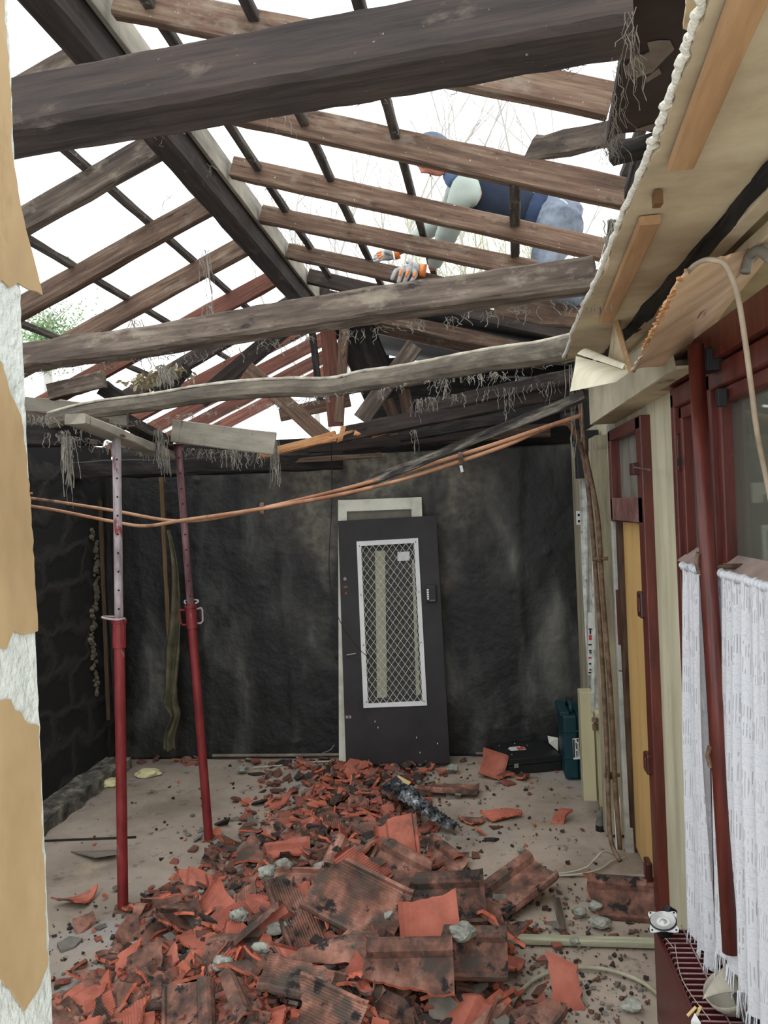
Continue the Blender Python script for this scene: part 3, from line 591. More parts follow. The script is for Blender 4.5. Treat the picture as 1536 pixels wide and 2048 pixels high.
# ---------------- copper pipes
def pipe(name, pts, r, m, label, cat='pipe', group=None, n=6, parent=None, seg=8):
    s = MB(); s.tube(spline(pts, n), r, seg); o = s.build(name, m, parent, smooth=True); 
    if label: tag(o, label, cat, group)
    return o
gp = 'pair of copper pipes across the room'
pA = [PY(*p) for p in ((20, 990, 5.4), (110, 1003, 5.3), (220, 1020, 5.1), (330, 1040, 4.9), (400, 1040, 4.8), (500, 1022, 4.7), (680, 980, 4.55), (850, 932, 4.4), (1000, 885, 4.3), (1080, 858, 4.2), (1165, 830, 4.15))]
pB = [PY(*p) for p in ((20, 1005, 5.35), (110, 1020, 5.2), (220, 1042, 5.0), (290, 1052, 4.9), (370, 1040, 4.8), (520, 1018, 4.65), (700, 985, 4.5), (850, 945, 4.4), (1000, 895, 4.3), (1070, 865, 4.25), (1115, 848, 4.22), (1140, 850, 4.25), (1155, 872, 4.5))]
pA[0:0] = [Vector((XL + .03, pA[0].y + .2, pA[0].z + .01))]; pB[0:0] = [Vector((XL + .03, pB[0].y + .15, pB[0].z + .01))]
po = pipe('copper_pipe', pA, .011, COPPER, 'upper of the two copper pipes sagging across the room', group=gp)
pipe('copper_pipe', pB, .011, COPPER, 'lower of the two copper pipes, the one that bends down at the right end', group=gp)
for a, b, y in ((921, 912, 4.33), (525, 1012, 4.66)):
    q = PY(a, b, y); c = thing('pipe_clip', q, 'small pipe clip on the copper pipes, %s' % ('with a bright screw, at right' if a > 800 else 'near the middle of the sag'), 'clip')
    s = MB(); s.lathe([(.018, -.012), (.02, 0), (.018, .012)], 12, q, Matrix.Rotation(R_(90), 3, 'Y')); s.lathe([(.018, -.012), (.02, 0), (.018, .012)], 12, q + Vector((0, 0, -.034)), Matrix.Rotation(R_(90), 3, 'Y')); s.build('clamp', RUSTPIPE, c)
    if a > 800: s = MB(); s.tube([q + Vector((0, -.01, -.05)), q + Vector((.006, -.01, -.085))], .008, 8); s.build('screw', WHITEMET, c)

# ---------------- two steel props
def prop(base, top, collar_t, m_low, m_up, label, side):
    b = Vector(base); t = Vector(top); d = t - b; c = b + d * collar_t; ax = d.normalized()
    M = frame_of(b, t).to_3x3(); A = Matrix((M.col[1], M.col[2], M.col[0])).transposed()
    th = thing('steel_prop', b, label, 'prop', 'adjustable steel props')
    s = MB(); s.lathe([(0, 0), (.065, 0), (.065, .006), (0, .006)], 4, b, A @ Matrix.Rotation(R_(45), 3, 'Z')); s.build('base_plate', RUSTPIPE, th)
    s = MB(); s.lathe([(.0285, .006), (.0285, (c - b).length)], 20, b, A); s.build('outer_tube', m_low, th, smooth=True)
    L = (t - c).length
    s = MB(); s.lathe([(.023, -.1), (.023, L), (0, L)], 20, c, A); s.build('inner_tube', m_up, th, smooth=True)
    view = (CAMPOS - c); view.z = 0; view.normalize(); px_ = ax.cross(view).normalized()
    f = view - ax * view.dot(ax); f.normalize()
    k = .06
    while k < L - .05:
        q = c + ax * k + f * .0205; Ah = Matrix((px_, ax, f)).transposed()
        s = MB(); s.lathe([(0, 0), (.0052, 0), (.0052, .0035), (0, .0035)], 10, q, Ah); s.build('pin_hole', HOLE, th); k += .1
    s = MB(); s.lathe([(.026, -.15), (.035, -.15), (.035, -.02), (.04, -.018), (.04, 0), (.026, 0)], 20, c, A); s.build('collar', PROPRED, th, smooth=False)
    s = MB()
    if side < 0:
        pts = [c + px_ * a + f * bb + ax * h for a, bb, h in ((.03, .03, .008), (0, .05, .006), (-.03, .045, .008), (-.075, .02, .014), (-.085, 0, .018), (-.06, -.03, .016), (.0, -.04, .01))]
        pts = [p for p in pts]; s.tube(spline(pts, 4), .006, 8)
        s.build('locking_pin', STEELPIN, th, smooth=True)
        s = MB(); s.tube(spline([c + px_ * .01 + f * .05 + ax * 0, c + px_ * .02 + f * .045 - ax * .04, c + px_ * .018 + f * .04 - ax * .11], 4), .005, 6); s.build('pin_tail', PROPRED, th)
    else:
        s.tube(spline([c + px_ * a + f * bb + ax * h for a, bb, h in ((-.03, .03, .012), (-.035, .0, .03), (0, -.03, .03), (.04, 0, .03), (.05, .02, .018), (.03, .035, .01))], 4), .006, 8)
        s.build('locking_pin', STEELPIN, th, smooth=True)
        for sg in (1, -1):
            s = MB(); s.tube([c + px_ * .03 * sg - ax * .03, c + px_ * .065 * sg - ax * .025, c + px_ * .072 * sg - ax * .04, c + px_ * .07 * sg - ax * .11, c + px_ * .055 * sg - ax * .125, c + px_ * .03 * sg - ax * .12], .006, 8); s.build('handle', STEELPIN if sg > 0 else PROPRED, th, smooth=True)
    s = MB(); s.lathe([(0, L), (.06, L), (.06, L + .006), (0, L + .006)], 4, c, A @ Matrix.Rotation(R_(45), 3, 'Z')); s.build('head_plate', RUSTPIPE, th)
b1 = PZ(246, 1818, .0); t1 = PY(233, 872, b1.y + .02); c1 = (1820 - 1240) / (1820 - 872)
prop(b1, t1, c1, PROPRED, PROPGREY, 'nearer red steel prop at left, its upper tube chalky grey', -1)
b2 = PZ(418, 1680, .0); t2 = PY(356, 890, b2.y + .05)
prop(b2, t2, (1680 - 1212) / (1680 - 890), PROPRED, PROPMAR, 'further leaning steel prop with two side handles and maroon upper tube', 1)

# ============================================================ RIGHT WALL
def wb(s, y0, y1, z0, z1, x0, x1, mi=0): return s.box2((x0, y0, z0), (x1, y1, z1), mi)
# doorway with yellow door
door = thing('door_1', (XR, (D0 + D1) / 2, 0), None, None); struct(door)
s = MB(); wb(s, D0 - .02, D0 + .1, 0, 2.5, XR - .05, XR + .04); s.build('door_post', REDPAINT, door, bevel=.006)
s = MB(); wb(s, D0 + .08, D0 + .11, 0, 1.98, XR - .035, XR + .05); s.build('door_post', REDDUST, door, bevel=.003)
s = MB(); wb(s, D1 - .05, D1 + .03, 1.96, 2.5, XR - .05, XR + .04); s.build('door_post', REDPAINT, door, bevel=.006)
s = MB(); wb(s, D1 - .09, D1 - .02, 0, 1.98, XR - .03, XR + .06); s.build('door_jamb', mat('bare_rotten_jamb', ['#2e241d', '#4a3a2d', '#5c4a3a'], 8, (4, 4, .5), rough=.9, bump=.7), door)
s = MB(); wb(s, D1 - .03, D1 + .05, .25, 1.55, XR - .045, XR - .01); s.build('broken_casing', REDPAINT, door)
s = MB(); wb(s, D0, D1, 1.97, 2.1, XR - .05, XR + .05); s.build('transom_rail', REDDUST, door, bevel=.004)
s = MB(); wb(s, D0, D1, 2.44, 2.5, XR - .05, XR + .05); s.build('door_head', REDPAINT, door)
s = MB(); wb(s, D0 + .1, D1 - .04, 2.1, 2.45, XR + .005, XR + .02); s.build('transom_panel', mat('grimy_transom_panel', ['#5d5a4f', '#77736a', '#8f8a7c'], 4, (1, 2, .5), rough=.7), door)
s = MB(); wb(s, D0 + .2, D1 - .09, .03, 1.96, XR + .0, XR + .05); s.build('door_leaf', YELLOW, door, bevel=.003)
s = MB(); wb(s, D0 + .1, D0 + .2, .03, 1.96, XR + .0, XR + .03); s.build('door_edge', REDDUST, door)
for py, lab in ((1210, 'upper'), (1528, 'lower'), (1742, 'bottom')):
    q = PX(1300 if py > 1300 else 1287, py, XR - .05)
    s = MB(); s.box((XR - .055, q.y + .02, q.z), (.03, .09, .1 if py > 1300 else .13)); hh = s.build('lock_case', BROWNPLASTIC, door, bevel=.008)
    s = MB(); s.box((XR - .072, q.y + .01, q.z), (.008, .05, .07)); s.build('lock_cover', REDPAINT, hh, bevel=.004)
s = MB(); q = PX(1270, 938, XR - .06); s.box((XR - .06, q.y, q.z), (.04, .09, .06)); s.build('door_catch', BROWNPLASTIC, door, bevel=.004)
q2 = PX(1300, 940, XR - .09); s = MB(); s.tube([q + Vector((-.01, 0, .01)), q2], .005, 6); s.build('latch_rod', RUSTPIPE, door)

def window(n, y0, y1, post=.06, sill=True, mid=1.86):
    w = thing('window_%d' % n, (XR, (y0 + y1) / 2, .5), None, None); struct(w)
    zt = 2.52
    for (a, b, c, d) in ((y0, y0 + post, .45, zt), (y1 - post, y1, .45, zt), (y0, y1, zt - .06, zt + .02), (y0, y1, .42, .5)):
        s = MB(); wb(s, a, b, c, d, XR - .04, XR + .07); s.build('window_frame', REDPAINT, w, bevel=.006)
    for (a, b, c, d) in ((y0 + post, y0 + post + .045, .5, zt - .06), (y1 - post - .045, y1 - post, .5, zt - .06), (y0 + post, y1 - post, zt - .11, zt - .06), (y0 + post, y1 - post, .5, .56)):
        s = MB(); wb(s, a, b, c, d, XR - .02, XR + .05); s.build('sash', REDPAINT, w, bevel=.006)
    # moulded mid rail whose dusty top slopes towards the room
    s = MB(); s.prism([(XR - .05, y0 + post, mid - .075), (XR - .05, y0 + post, mid - .03), (XR + .02, y0 + post, mid + .02), (XR + .05, y0 + post, mid + .02), (XR + .05, y0 + post, mid - .075)], (0, y1 - y0 - 2 * post, 0))
    r = s.build('mid_rail', REDPAINT, w)
    s = MB(); s.prism([(XR - .051, y0 + post + .02, mid - .028), (XR + .02, y0 + post + .02, mid + .022), (XR + .02, y1 - post - .02, mid + .022), (XR - .051, y1 - post - .02, mid - .028)], (0, 0, .004)); dd = s.build('dusty_sill', REDDUST2, r)
    for (c, d) in ((mid + .02, zt - .1), (.55, mid - .07)):
        s = MB(); wb(s, y0 + post + .03, y1 - post - .03, c, d, XR + .02, XR + .025); s.build('window_pane', GLASS, w)
    return w
REDDUST2 = mat('pink_grey_dust', ['#8d7a72', '#a3928a'], 12, rough=1, bump=.2)
window(1, W1a, W1b, .05)
window(2, W2a, W2b, .07)
# grey net drapes inside the room
for n, (y0, y1) in enumerate(((W2a - .05, W2b + .03), (W1a, W1b))):
    s = MB(); s.slab(lambda u, v: (1.1 + .03 * math.sin(u * 38 * (y1 - y0) + .6 * math.sin(v * 4)), y0 + (y1 - y0) * u, .3 + 2.25 * v), 50, 8, (.004, 0, 0))
    o = s.build('inner_drape', mat('grey_inner_drape', ['#86867a', '#a3a294'], 4, (2, 6, .3), rough=.9), smooth=True); tag(o, 'grey-green drape hanging inside behind the %s window' % ('wide right-hand' if n == 0 else 'narrow'), 'curtain', 'drapes behind the windows')
# mullion strips and header
s = MB(); wb(s, W2b + .0, W2b + .03, .45, 2.52, XR - .03, XR + .0); struct(s.build('trim_2', TAN))
s = MB(); wb(s, 1.9, 3.65, 2.55, 2.66, XR - .06, XR + .02); struct(s.build('trim_3', REDPAINT))
s = MB(); wb(s, W1b - .0, W1b + .03, 1.6, 2.55, XR - .03, XR + .0); struct(s.build('trim_4', REDDUST))
hb = thing('wall_hook_block', PX(1360, 905, XR), 'small dark brown wooden block on the plaster left of the narrow window', 'block')
s = MB(); s.box(PX(1360, 905, XR - .02), (.03, .035, .15)); s.build('block', BROWNPLASTIC, hb, bevel=.004); s = MB(); s.box(PX(1358, 925, XR - .04), (.012, .012, .03)); s.build('hook', BLACKMET, hb)
hs_ = beam('heating_pipe', PX(1391, 700, .765), PX(1462, 1895, .765), .06, .06, REDPAINT, 'thick red-brown vertical pipe in front of the windows, between the two lace curtains', 'pipe', rough=.0008, up=(1, 0, 0))
me = hs_.data
s = MB(); a_ = PX(1391, 690, .765); b_ = PX(1462, 1905, .765); s.tube([a_, a_.lerp(b_, .5), b_], .0265, 16); me2 = s.build('tmp', REDPAINT, smooth=True); hs_.data = me2.data; hs_.matrix_basis = Matrix.Identity(4); hs_.data.name = 'heating_pipe'; bpy.data.objects.remove(me2)
for py in (1147, 1535):
    q = a_.lerp(b_, (py - 690) / 1215); s = MB(); s.tube([q + Vector((-.03, 0, -.02)), q + Vector((-.035, .01, .02)), q + Vector((-.03, .0, .05))], .008, 8); s.tube([q, Vector((XR, q.y, q.z))], .009, 8); s.build('pipe_bracket', RUSTPIPE, hs_)
# sensor boxes by the window head
q = PX(1423, 722, XR - .05); t = thing('alarm_box', q, 'dark box with a pale side at the head of the wide window', 'box')
s = MB(); s.box(q, (.06, .1, .075)); s.build('case', BLACKMET, t, bevel=.004); s = MB(); s.box(q + Vector((-.006, .052, 0)), (.045, .003, .06)); s.box(q + Vector((-.032, 0.02, 0)), (.002, .05, .06)); s.build('pale_plate', LABELW, t)
q = PX(1443, 795, XR - .04); o = MB().box(q, (.03, .03, .06)).build('magnet_contact', BLACKMET, bevel=.003); tag(o, 'small black contact on the wide window frame, under the alarm box', 'sensor')

# ---------------- lace curtains
def curtain(pa, pb, x, z_bot, folds, label, flare=0, narrow=1.0):
    a = PX(pa[0], pa[1], x); b = PX(pb[0], pb[1], x)
    t = thing('lace_curtain', (x, (a.y + b.y) / 2, a.z), label, 'curtain', 'white lace curtains at the windows')
    zt = (a.z + b.z) / 2; ya, yb = a.y, b.y; H_ = zt - z_bot; yc = (ya + yb) / 2
    def fn(u, v):
        wdt = (1 + flare * v) ; y = yc + (ya - yc) * (1 - 2 * u) * wdt
        amp = .006 + .016 * min(1, v * 2.2)
        ph = folds * 2 * math.pi * u + .7 * math.sin(v * 3 + u * 4)
        xx = x + amp * math.sin(ph) + .006 * math.sin(2.3 * ph + 1) - .02 * v
        zz = zt - H_ * v + (.012 * math.sin(u * 30) * v)
        return (xx, y, zz)
    s = MB(); s.grid(fn, 90, 90)
    o = s.build('curtain_panel', LACE, t, smooth=True)
    uvl = o.data.uv_layers.new(name='UVMap'); idx = {}
    for i in range(91):
        for j in range(91): idx[i * 91 + j] = (i / 90 * abs(ya - yb) / .5, j / 90)
    for lp in o.data.loops: uvl.data[lp.index].uv = idx[lp.vertex_index]
    # gathered heading on a rod
    s = MB(); nh = 60
    s.tube([Vector((x + .002 * math.sin(i * 1.9), ya + (yb - ya) * i / nh, zt + .004 + .004 * math.sin(i * 2.7))) for i in range(nh + 1)], [.011 + .005 * math.sin(i * 2.1) for i in range(nh + 1)], 10)
    s.build('gathered_heading', FRINGE, t, smooth=True)
    s = MB(); s.tube([(x, ya + .03, zt + .005), (x, yb - .04, zt + .005)], .006, 8); rod = s.build('curtain_rod', CREAM, t)
    s = MB(); s.box((x + .015, yb - .035, zt + .01), (.05, .018, .045)); s.build('rod_bracket', CREAM, rod)
    # fringe
    s = MB(); rn = random.Random(5); n = int(abs(ya - yb) / .0085)
    for i in range(n):
        u = (i + .5) / n; p = Vector(fn(u, 1.0)); L = .085 * rn.uniform(.7, 1.15); k = rn.uniform(-.012, .012)
        s.tube([p + Vector((0, 0, .004)), p + Vector((-.004, k * .3, -L * .4)), p + Vector((rn.uniform(-.012, .004), k, -L))], [.0024, .0022, .0012], 4)
    f = s.build('fringe', FRINGE, t); f['kind'] = 'stuff'; f['label'] = 'loose thread fringe along the hem'
    return t
curtain((1364, 1135), (1402, 1142), .80, .42, 3, 'narrow white lace curtain left of the red vertical pipe, fringe over the radiator', flare=.25)
curtain((1424, 1155), (1568, 1172), .80, .56, 7, 'wide white lace curtain right of the red vertical pipe, at the photo edge', flare=.12)

# ---------------- red convector radiator under the windows
rd = thing('radiator', PZ(1345, 1850, 0.0), 'dark red finned convector radiator along the foot of the window wall', 'radiator')
ra = PZ(1307, 1852, .40); ry1 = ra.y; ry0 = 2.0; rx0 = ra.x; rx1 = XR - .03
s = MB(); s.box2((rx0, ry0, .02), (rx0 + .014, ry1, .40)); s.build('front_panel', RADRED, rd, bevel=.003)
s = MB(); s.box2((rx1 - .014, ry0, .02), (rx1, ry1, .38)); s.build('back_panel', RADRED, rd)
s = MB(); s.box2((rx0 + .014, ry0, .02), (rx1 - .014, ry1, .375)); s.build('core', mat('deep_red_core', ['#2a1011', '#351517'], 4, bump=0), rd)
y = ry1 - .03; k = 0
while y > ry0:
    s = MB(); s.box2((rx0 + .02, y, .375), (rx1 - .016, y + .0015, .4)); s.box2((rx0 + .02, y, .4), (rx0 + (rx1 - rx0) * .5, y + .006, .4025), 1); s.box2((rx0 + (rx1 - rx0) * .53, y - .003, .4), (rx1 - .02, y + .003, .4025), 1); s.prism([(rx0 + .012, y + .001, .388), (rx0 + .02, y, .4025), (rx0 + .026, y + .002, .4025), (rx0 + .016, y + .004, .388)], (0, .003, 0), 1)
    s.build('fin', [RADRED, FINEDGE], rd); y -= .034; k += 1
s = MB(); s.box2((rx0 + (rx1 - rx0) * .51, ry0, .402), (rx0 + (rx1 - rx0) * .53, ry1, .406)); s.build('spacer_bar', FINEDGE, rd)
# loudspeaker lying on its far end
def speaker():
    q = PZ(1324, 1838, .46); q.y -= .02
    t = thing('loudspeaker_driver', q, 'bare loudspeaker with a pale cone on a square frame, on the radiator’s far end', 'loudspeaker')
    A = Matrix.Rotation(R_(-8), 3, 'Z') @ Matrix.Rotation(R_(16), 3, 'X') @ Matrix.Rotation(R_(-6), 3, 'Y')
    def T(v): return q + A @ Vector(v)
    s = MB(); pl = []
    for k in range(4):
        a = math.pi / 2 * k + math.pi / 4
        for da, r in ((-.16, .066), (0, .072), (.16, .066), (.45, .05), (.78, .046)): pl.append(T((r * math.cos(a + da), r * math.sin(a + da), 0)))
    s.prism(pl, A @ Vector((0, 0, -.004))); s.build('mounting_frame', WHITEMET, t)
    s = MB(); s.lathe([(.048, 0), (.051, .003), (.048, .006), (.045, .003)], 32, q, A); s.build('rubber_surround', BLKRUB, t, smooth=True)
    s = MB(); s.lathe([(.047, .005), (.03, .0), (.016, -.004), (.014, 0), (0, .004)], 32, T((0, 0, .002)), A); s.build('cone', mat('silvery_cone', ['#aeb0ac', '#c8cac6'], 20, rough=.3, metal=.3, bump=.1), t, smooth=True)
    s = MB(); s.lathe([(0, -.05), (.03, -.05), (.032, -.03), (.05, -.006), (.05, -.002)], 24, q, A); s.build('magnet_housing', BLKRUB, t)
    for k in range(4):
        a = math.pi / 2 * k + math.pi / 4; s = MB(); s.lathe([(0, .0012), (.004, .0012), (.004, 0)], 8, T((.062 * math.cos(a), .062 * math.sin(a), .001)), A); s.build('screw_hole', HOLE, t)
    p = T((.05, -.02, -.01)); s = MB(); s.tube(spline([T((0, -.05, -.03)), T((.03, -.09, -.045)), PZ(1350, 1890, .41), PZ(1365, 1960, .41), PZ(1420, 2040, .408)], 6), .0014, 5); s.build('lead', CABLEW, t)
    q2 = PZ(1338, 1826, .43); o = MB().box(q2, (.05, .035, .05), Matrix.Rotation(R_(30), 3, 'Z') @ Matrix.Rotation(R_(35), 3, 'Y')).build('speaker_bracket', BLACKCASE, bevel=.008); tag(o, 'small dark angled plastic piece behind the loudspeaker', 'bracket')
speaker()
# upturned enamel lamp shade
def shade():
    q = PZ(1462, 1985, .47); t = thing('lamp_shade', q, 'dirty white shell-shaped lamp shade lying on the radiator under the red pipe', 'lamp shade')
    A = Matrix.Rotation(R_(20), 3, 'Z') @ Matrix.Rotation(R_(-25), 3, 'Y')
    s = MB(); s.lathe([(.0, -.06), (.03, -.056), (.06, -.035), (.078, -.005), (.084, .02), (.08, .02), (.074, -.002), (.056, -.03), (.028, -.05), (0, -.054)], 28, q, A); s.build('bowl', SHADE, t, smooth=True)
    s = MB(); s.grid(patch((PZ(1405, 1998, .49), PZ(1440, 1945, .53), PZ(1462, 1925, .52), PZ(1490, 1985, .5)), 8, 8, (0, 0, .02)), 8, 8); p = s.build('raised_rim', SHADE, t, smooth=True); solid(p, .004)
    for a, b, c, d in (((1392, 2014), (1375, 2032), 0, 0), ((1402, 2012), (1394, 2030), 0, 0)):
        s = MB(); s.tube([PZ(*a, .44), PZ(*b, .415)] if False else [PZ(a[0], a[1], .44), PZ(b[0], b[1], .415)], .005, 6); s.build('prong', TAPE, t)
    return t
shade()
o = MB().prism([PZ(1382, 2048, .42), PZ(1390, 2032, .44), PZ(1402, 2052, .42)], (0, 0, .01)).build('paper_scrap', LABELW); tag(o, 'tiny white pointed scrap on the radiator at the bottom edge', 'paper')
o = MB().tube(spline([PZ(1465, 1905, .52), PZ(1478, 1990, .44), PZ(1500, 2048, .42)], 6), .02, 8).build('rag', mat('grey_rag', ['#3d403c', '#5a5e58'], 9)); tag(o, 'grey-green rag behind the lamp shade beside the wide curtain', 'rag')

# ---------------- far right corner: cream convector, fabric strips, pipes, consumer unit
cr = thing('cream_radiator', PZ(1200, 1640, 0), 'narrow cream flat radiator standing end-on by the right wall', 'radiator')
c0 = PZ(1178, 1640, .05); yy = 5.35
xb = PY(1196, 1500, 5.4).x; xa = PY(1164, 1500, 5.5).x; xc = xb + .075
zt = PY(1165, 1388, 5.45).z; zt2 = PY(1200, 1430, 5.35).z
s = MB(); s.box2((xa, 5.5, .12), (xb - .004, 5.62, zt)); s.build('front_panel', CREAM, cr, bevel=.005)
s = MB(); s.box2((xb, 5.4, .12), (xc, 5.62, zt2)); s.build('back_panel', CREAM, cr, bevel=.005)
s = MB(); q = PY(1190, 1448, 5.38); s.lathe([(0, -.02), (.018, -.018), (.018, .018), (.01, .02), (.01, .03), (.02, .035), (.02, .06), (0, .065)], 12, q + Vector((0, 0, -.02))); s.build('air_valve', RUSTPIPE, cr)
s = MB(); s.tube([q + Vector((0, 0, -.02)), PY(1197, 1600, 5.38), PY(1200, 1640, 5.36)], .004, 6); s.build('seam', mat('seam_shadow_gap', ['#5c563f', '#6b6448'], 5, bump=0), cr)
q = PY(1200, 1640, 5.33); s = MB(); s.lathe([(0, -.05), (.028, -.048), (.03, -.02), (.022, 0), (.024, .04), (.012, .06), (0, .06)], 14, q); s.tube([q, q + Vector((.1, 0, -.01))], .016, 8); s.build('valve', mat('grey_valve', ['#4c4d46', '#6c6e66'], 20, bump=.4), cr, smooth=True)
s = MB(); s.tube([q + Vector((0, 0, -.03)), q + Vector((0, 0, -.2))], .03, 12); s.build('valve_cap', BLKRUB, cr)
FAB = mat('grey_white_fleece', ['#8f918c', '#b3b5af', '#c9cbc5'], 16, (1, 1, 1), rough=1, bump=.4, spots=[('#5e5f5b', 12, .6, .12, (1, 1, 1))])
def fabric(pts, y, label, m=FAB, name='fleece_strip'):
    L = [PY(a, b, y) for a, b, c in pts]; Rr = [PY(c, b, y) for a, b, c in pts]
    L = spline(L, 5); Rr = spline(Rr, 5); n = len(L) - 1
    s = MB(); s.slab(lambda u, v: L[int(round(u * n))].lerp(Rr[int(round(u * n))], v) + Vector((0, .01 * math.sin(v * 8 + u * 5), 0)), n, 6, (0, .006, 0)); o = s.build(name, m, smooth=False); return tag(o, label, 'insulation', 'fleece strips at the far right corner')
fa = fabric([(1160, 962, 1186), (1163, 1100, 1186), (1168, 1220, 1186), (1172, 1300, 1190), (1178, 1385, 1192)], 5.75, 'wider white fleece strip beside the sooty wall, above the cream radiator')
fabric([(1183, 962, 1203), (1185, 1200, 1207), (1183, 1330, 1216), (1182, 1425, 1214)], 5.5, 'spotted grey-white fleece strip ending over the cream radiator’s valve')
q = [(1176, 1225), (1190, 1225), (1192, 1350), (1176, 1350)]
s = MB(); s.prism([PY(a, b, 5.72) for a, b in q], (0, .003, 0)); tp = s.build('printed_tape', LABELW); tag(tp, 'white printed tape with red and black marks on the fleece strip', 'tape')
def flatmark(pix, y, m, parent, name='print'):
    s = MB(); s.prism([PY(a, b, y) for a, b in pix], (0, .002, 0)); return s.build(name, m, parent)
flatmark([(1177, 1257), (1184, 1257), (1184, 1259), (1182, 1259), (1182, 1268), (1179, 1268), (1179, 1259), (1177, 1259)], 5.715, PRINTB, tp, 'print_letter'); flatmark([(1185, 1256), (1188, 1256), (1188, 1268), (1185, 1268)], 5.715, PRINTB, tp, 'print_letter')
flatmark([(1178, 1270), (1188, 1270), (1188, 1280), (1178, 1280)], 5.715, PRINTR, tp, 'print_block')
for k, py in enumerate((1288, 1300, 1304, 1314, 1326, 1338, 1344)): flatmark([(1177 + (k % 3), py), (1188 - (k % 2) * 3, py), (1188 - (k % 2) * 3, py + 3), (1177 + (k % 3), py + 3)], 5.715, PRINTB if k != 3 else PRINTR, tp, 'print_line')
q = PY(1157, 1036, 6.0); t = thing('double_socket', q, 'small white double socket at the far right corner', 'socket'); s = MB(); s.box(q, (.03, .03, .1)); s.build('plate', WHITEMET, t, bevel=.003)
for dz in (.022, -.022): s = MB(); s.box(q + Vector((0, -.016, dz)), (.014, .004, .016)); s.build('outlet', HOLE, t)
q = PY(1168, 915, 5.7); o = MB().box(q + Vector((.02, 0, .02)), (.15, .12, .32)).build('meter_cupboard', BLACKMET, bevel=.006); tag(o, 'black electrical box high in the far right corner under the beams', 'box')
q = PY(1203, 965, 5.3); t = thing('spotlight', q, 'small grey cylindrical spotlight on the right wall before the door', 'lamp')
A = Matrix.Rotation(R_(8), 3, 'Y'); s = MB(); s.lathe([(.0, .075), (.036, .07), (.038, -.05), (.033, -.05), (.031, .0), (0, .0)], 20, q, A); s.build('housing', mat('grey_metal_spot', ['#5c5a55', '#7a7872'], 8, rough=.5), t, smooth=True)
s = MB(); s.lathe([(0, -.0), (.03, -.001)], 16, q, A); s.build('reflector', HOLE, t); s = MB(); s.box(q + Vector((.03, .02, .1)), (.1, .03, .04)); s.build('wooden_bracket', TAN, t)
s = MB(); s.box2((XR - .14, 5.2, .02), (XR - .0, 5.3, 2.4)); s.box2((XR - .09, 5.3, .02), (XR, 6.6, 2.5)); struct(s.build('trim_5', mat('dingy_cream_casing', ['#7a7460', '#9a937b', '#b0a98f'], 5, (3, 3, .4), rough=.85)))
beam('white_downpipe', PY(1222, 850, 5.15), PY(1262, 1760, 5.0) + Vector((0, 0, .05)), .05, .05, WHITEPIPE, 'chipped grey-white vertical board beside the yellow door', 'board', rough=.001, up=(1, 0, 0))
gp2 = 'brown pipes down the right corner'
pipe('heating_pipe', [PY(*p) for p in ((1140, 850, 4.9), (1165, 905, 5.0), (1180, 1010, 5.05), (1192, 1150, 5.05), (1205, 1330, 5.0), (1214, 1500, 4.95), (1217, 1600, 4.9), (1222, 1680, 4.8), (1240, 1722, 4.7))], .014, RUSTPIPE, 'left one of the two brown pipes running down the right corner', group=gp2)
pipe('heating_pipe', [PY(*p) for p in ((1160, 800, 4.9), (1170, 900, 5.0), (1195, 1030, 5.0), (1205, 1180, 5.0), (1222, 1400, 4.95), (1230, 1560, 4.9), (1240, 1700, 4.8))], .014, RUSTPIPE, 'right one of the two brown pipes running down the right corner', group=gp2)
for a, b in ((1198, 1118), (1222, 1550)):
    q = PY(a, b, 4.98); o = MB().tube([q + Vector((-.04, -.01, 0)), q + Vector((.05, -.01, .002))], .011, 8).tube([q + Vector((0, -.01, -.018)), q + Vector((0, -.01, .018))], .018, 8).build('pipe_clamp', RUSTPIPE, smooth=True); tag(o, 'rusty clamp joining the brown pipes at %s height' % ('head' if b < 1300 else 'knee'), 'clamp')
s = MB(); s.grid(patch((PY(1228, 1620, 5.0), PY(1240, 1590, 5.0), PY(1243, 1700, 4.95), PY(1232, 1700, 4.95)), 4, 6, (0, -.02, 0)), 4, 6); o = s.build('peeled_paper', LABELW); solid(o, .002); tag(o, 'pale peeling paper sliver behind the brown pipes near the floor', 'paper')

# ---------------- torn ceiling, box and plywood at upper right
zc = 2.78
cb_ = thing('ceiling_board', (.5, 2.2, zc), 'cream ceiling board with a ragged white edge hanging at upper right', 'board')
Lp = [PZ(a, b, zc) for a, b in ((1128, 728), (1160, 640), (1200, 560), (1245, 450), (1290, 350), (1320, 280), (1350, 200), (1385, 100), (1420, 0))]
Lp.append(Lp[-1] + (Lp[-1] - Lp[-3]) * .8); 
Rp = [Vector((.64, p.y, zc)) for p in Lp]; Rp[0] = PZ(1262, 690, zc)
Ls = spline(Lp, 10); Rs = spline(Rp, 10); n = len(Ls) - 1
s = MB(); s.slab(lambda u, v: Ls[int(round(u * n))].lerp(Rs[int(round(u * n))], v) + Vector((.007 * noise.noise(Vector((u * 70, 2, 0))) + .012 * noise.noise(Vector((u * 18, 5, 0))), 0, 0)) * (1 - v), n, 6, (0, 0, .025)); s.build('board', CREAMBOARD, cb_)
s = MB(); s.tube([Ls[i] + Vector((-.006 + .012 * noise.noise(Vector((i * .8, 3, 0))), 0, .012)) for i in range(n + 1)], [.008 + .004 * noise.noise(Vector((i * 1.3, 9, 0))) for i in range(n + 1)], 8); s.build('torn_edge', FOAM, cb_, smooth=True)
for a, b, w in (((1212, 640), (1300, 440), .05), ((1362, 330), (1520, -60), .05)):
    pa = PZ(a[0], a[1], zc - .015); pb = PZ(b[0], b[1], zc - .015); beam('batten', pa, pb, w, .022, TAN, parent=cb_, rough=.001)
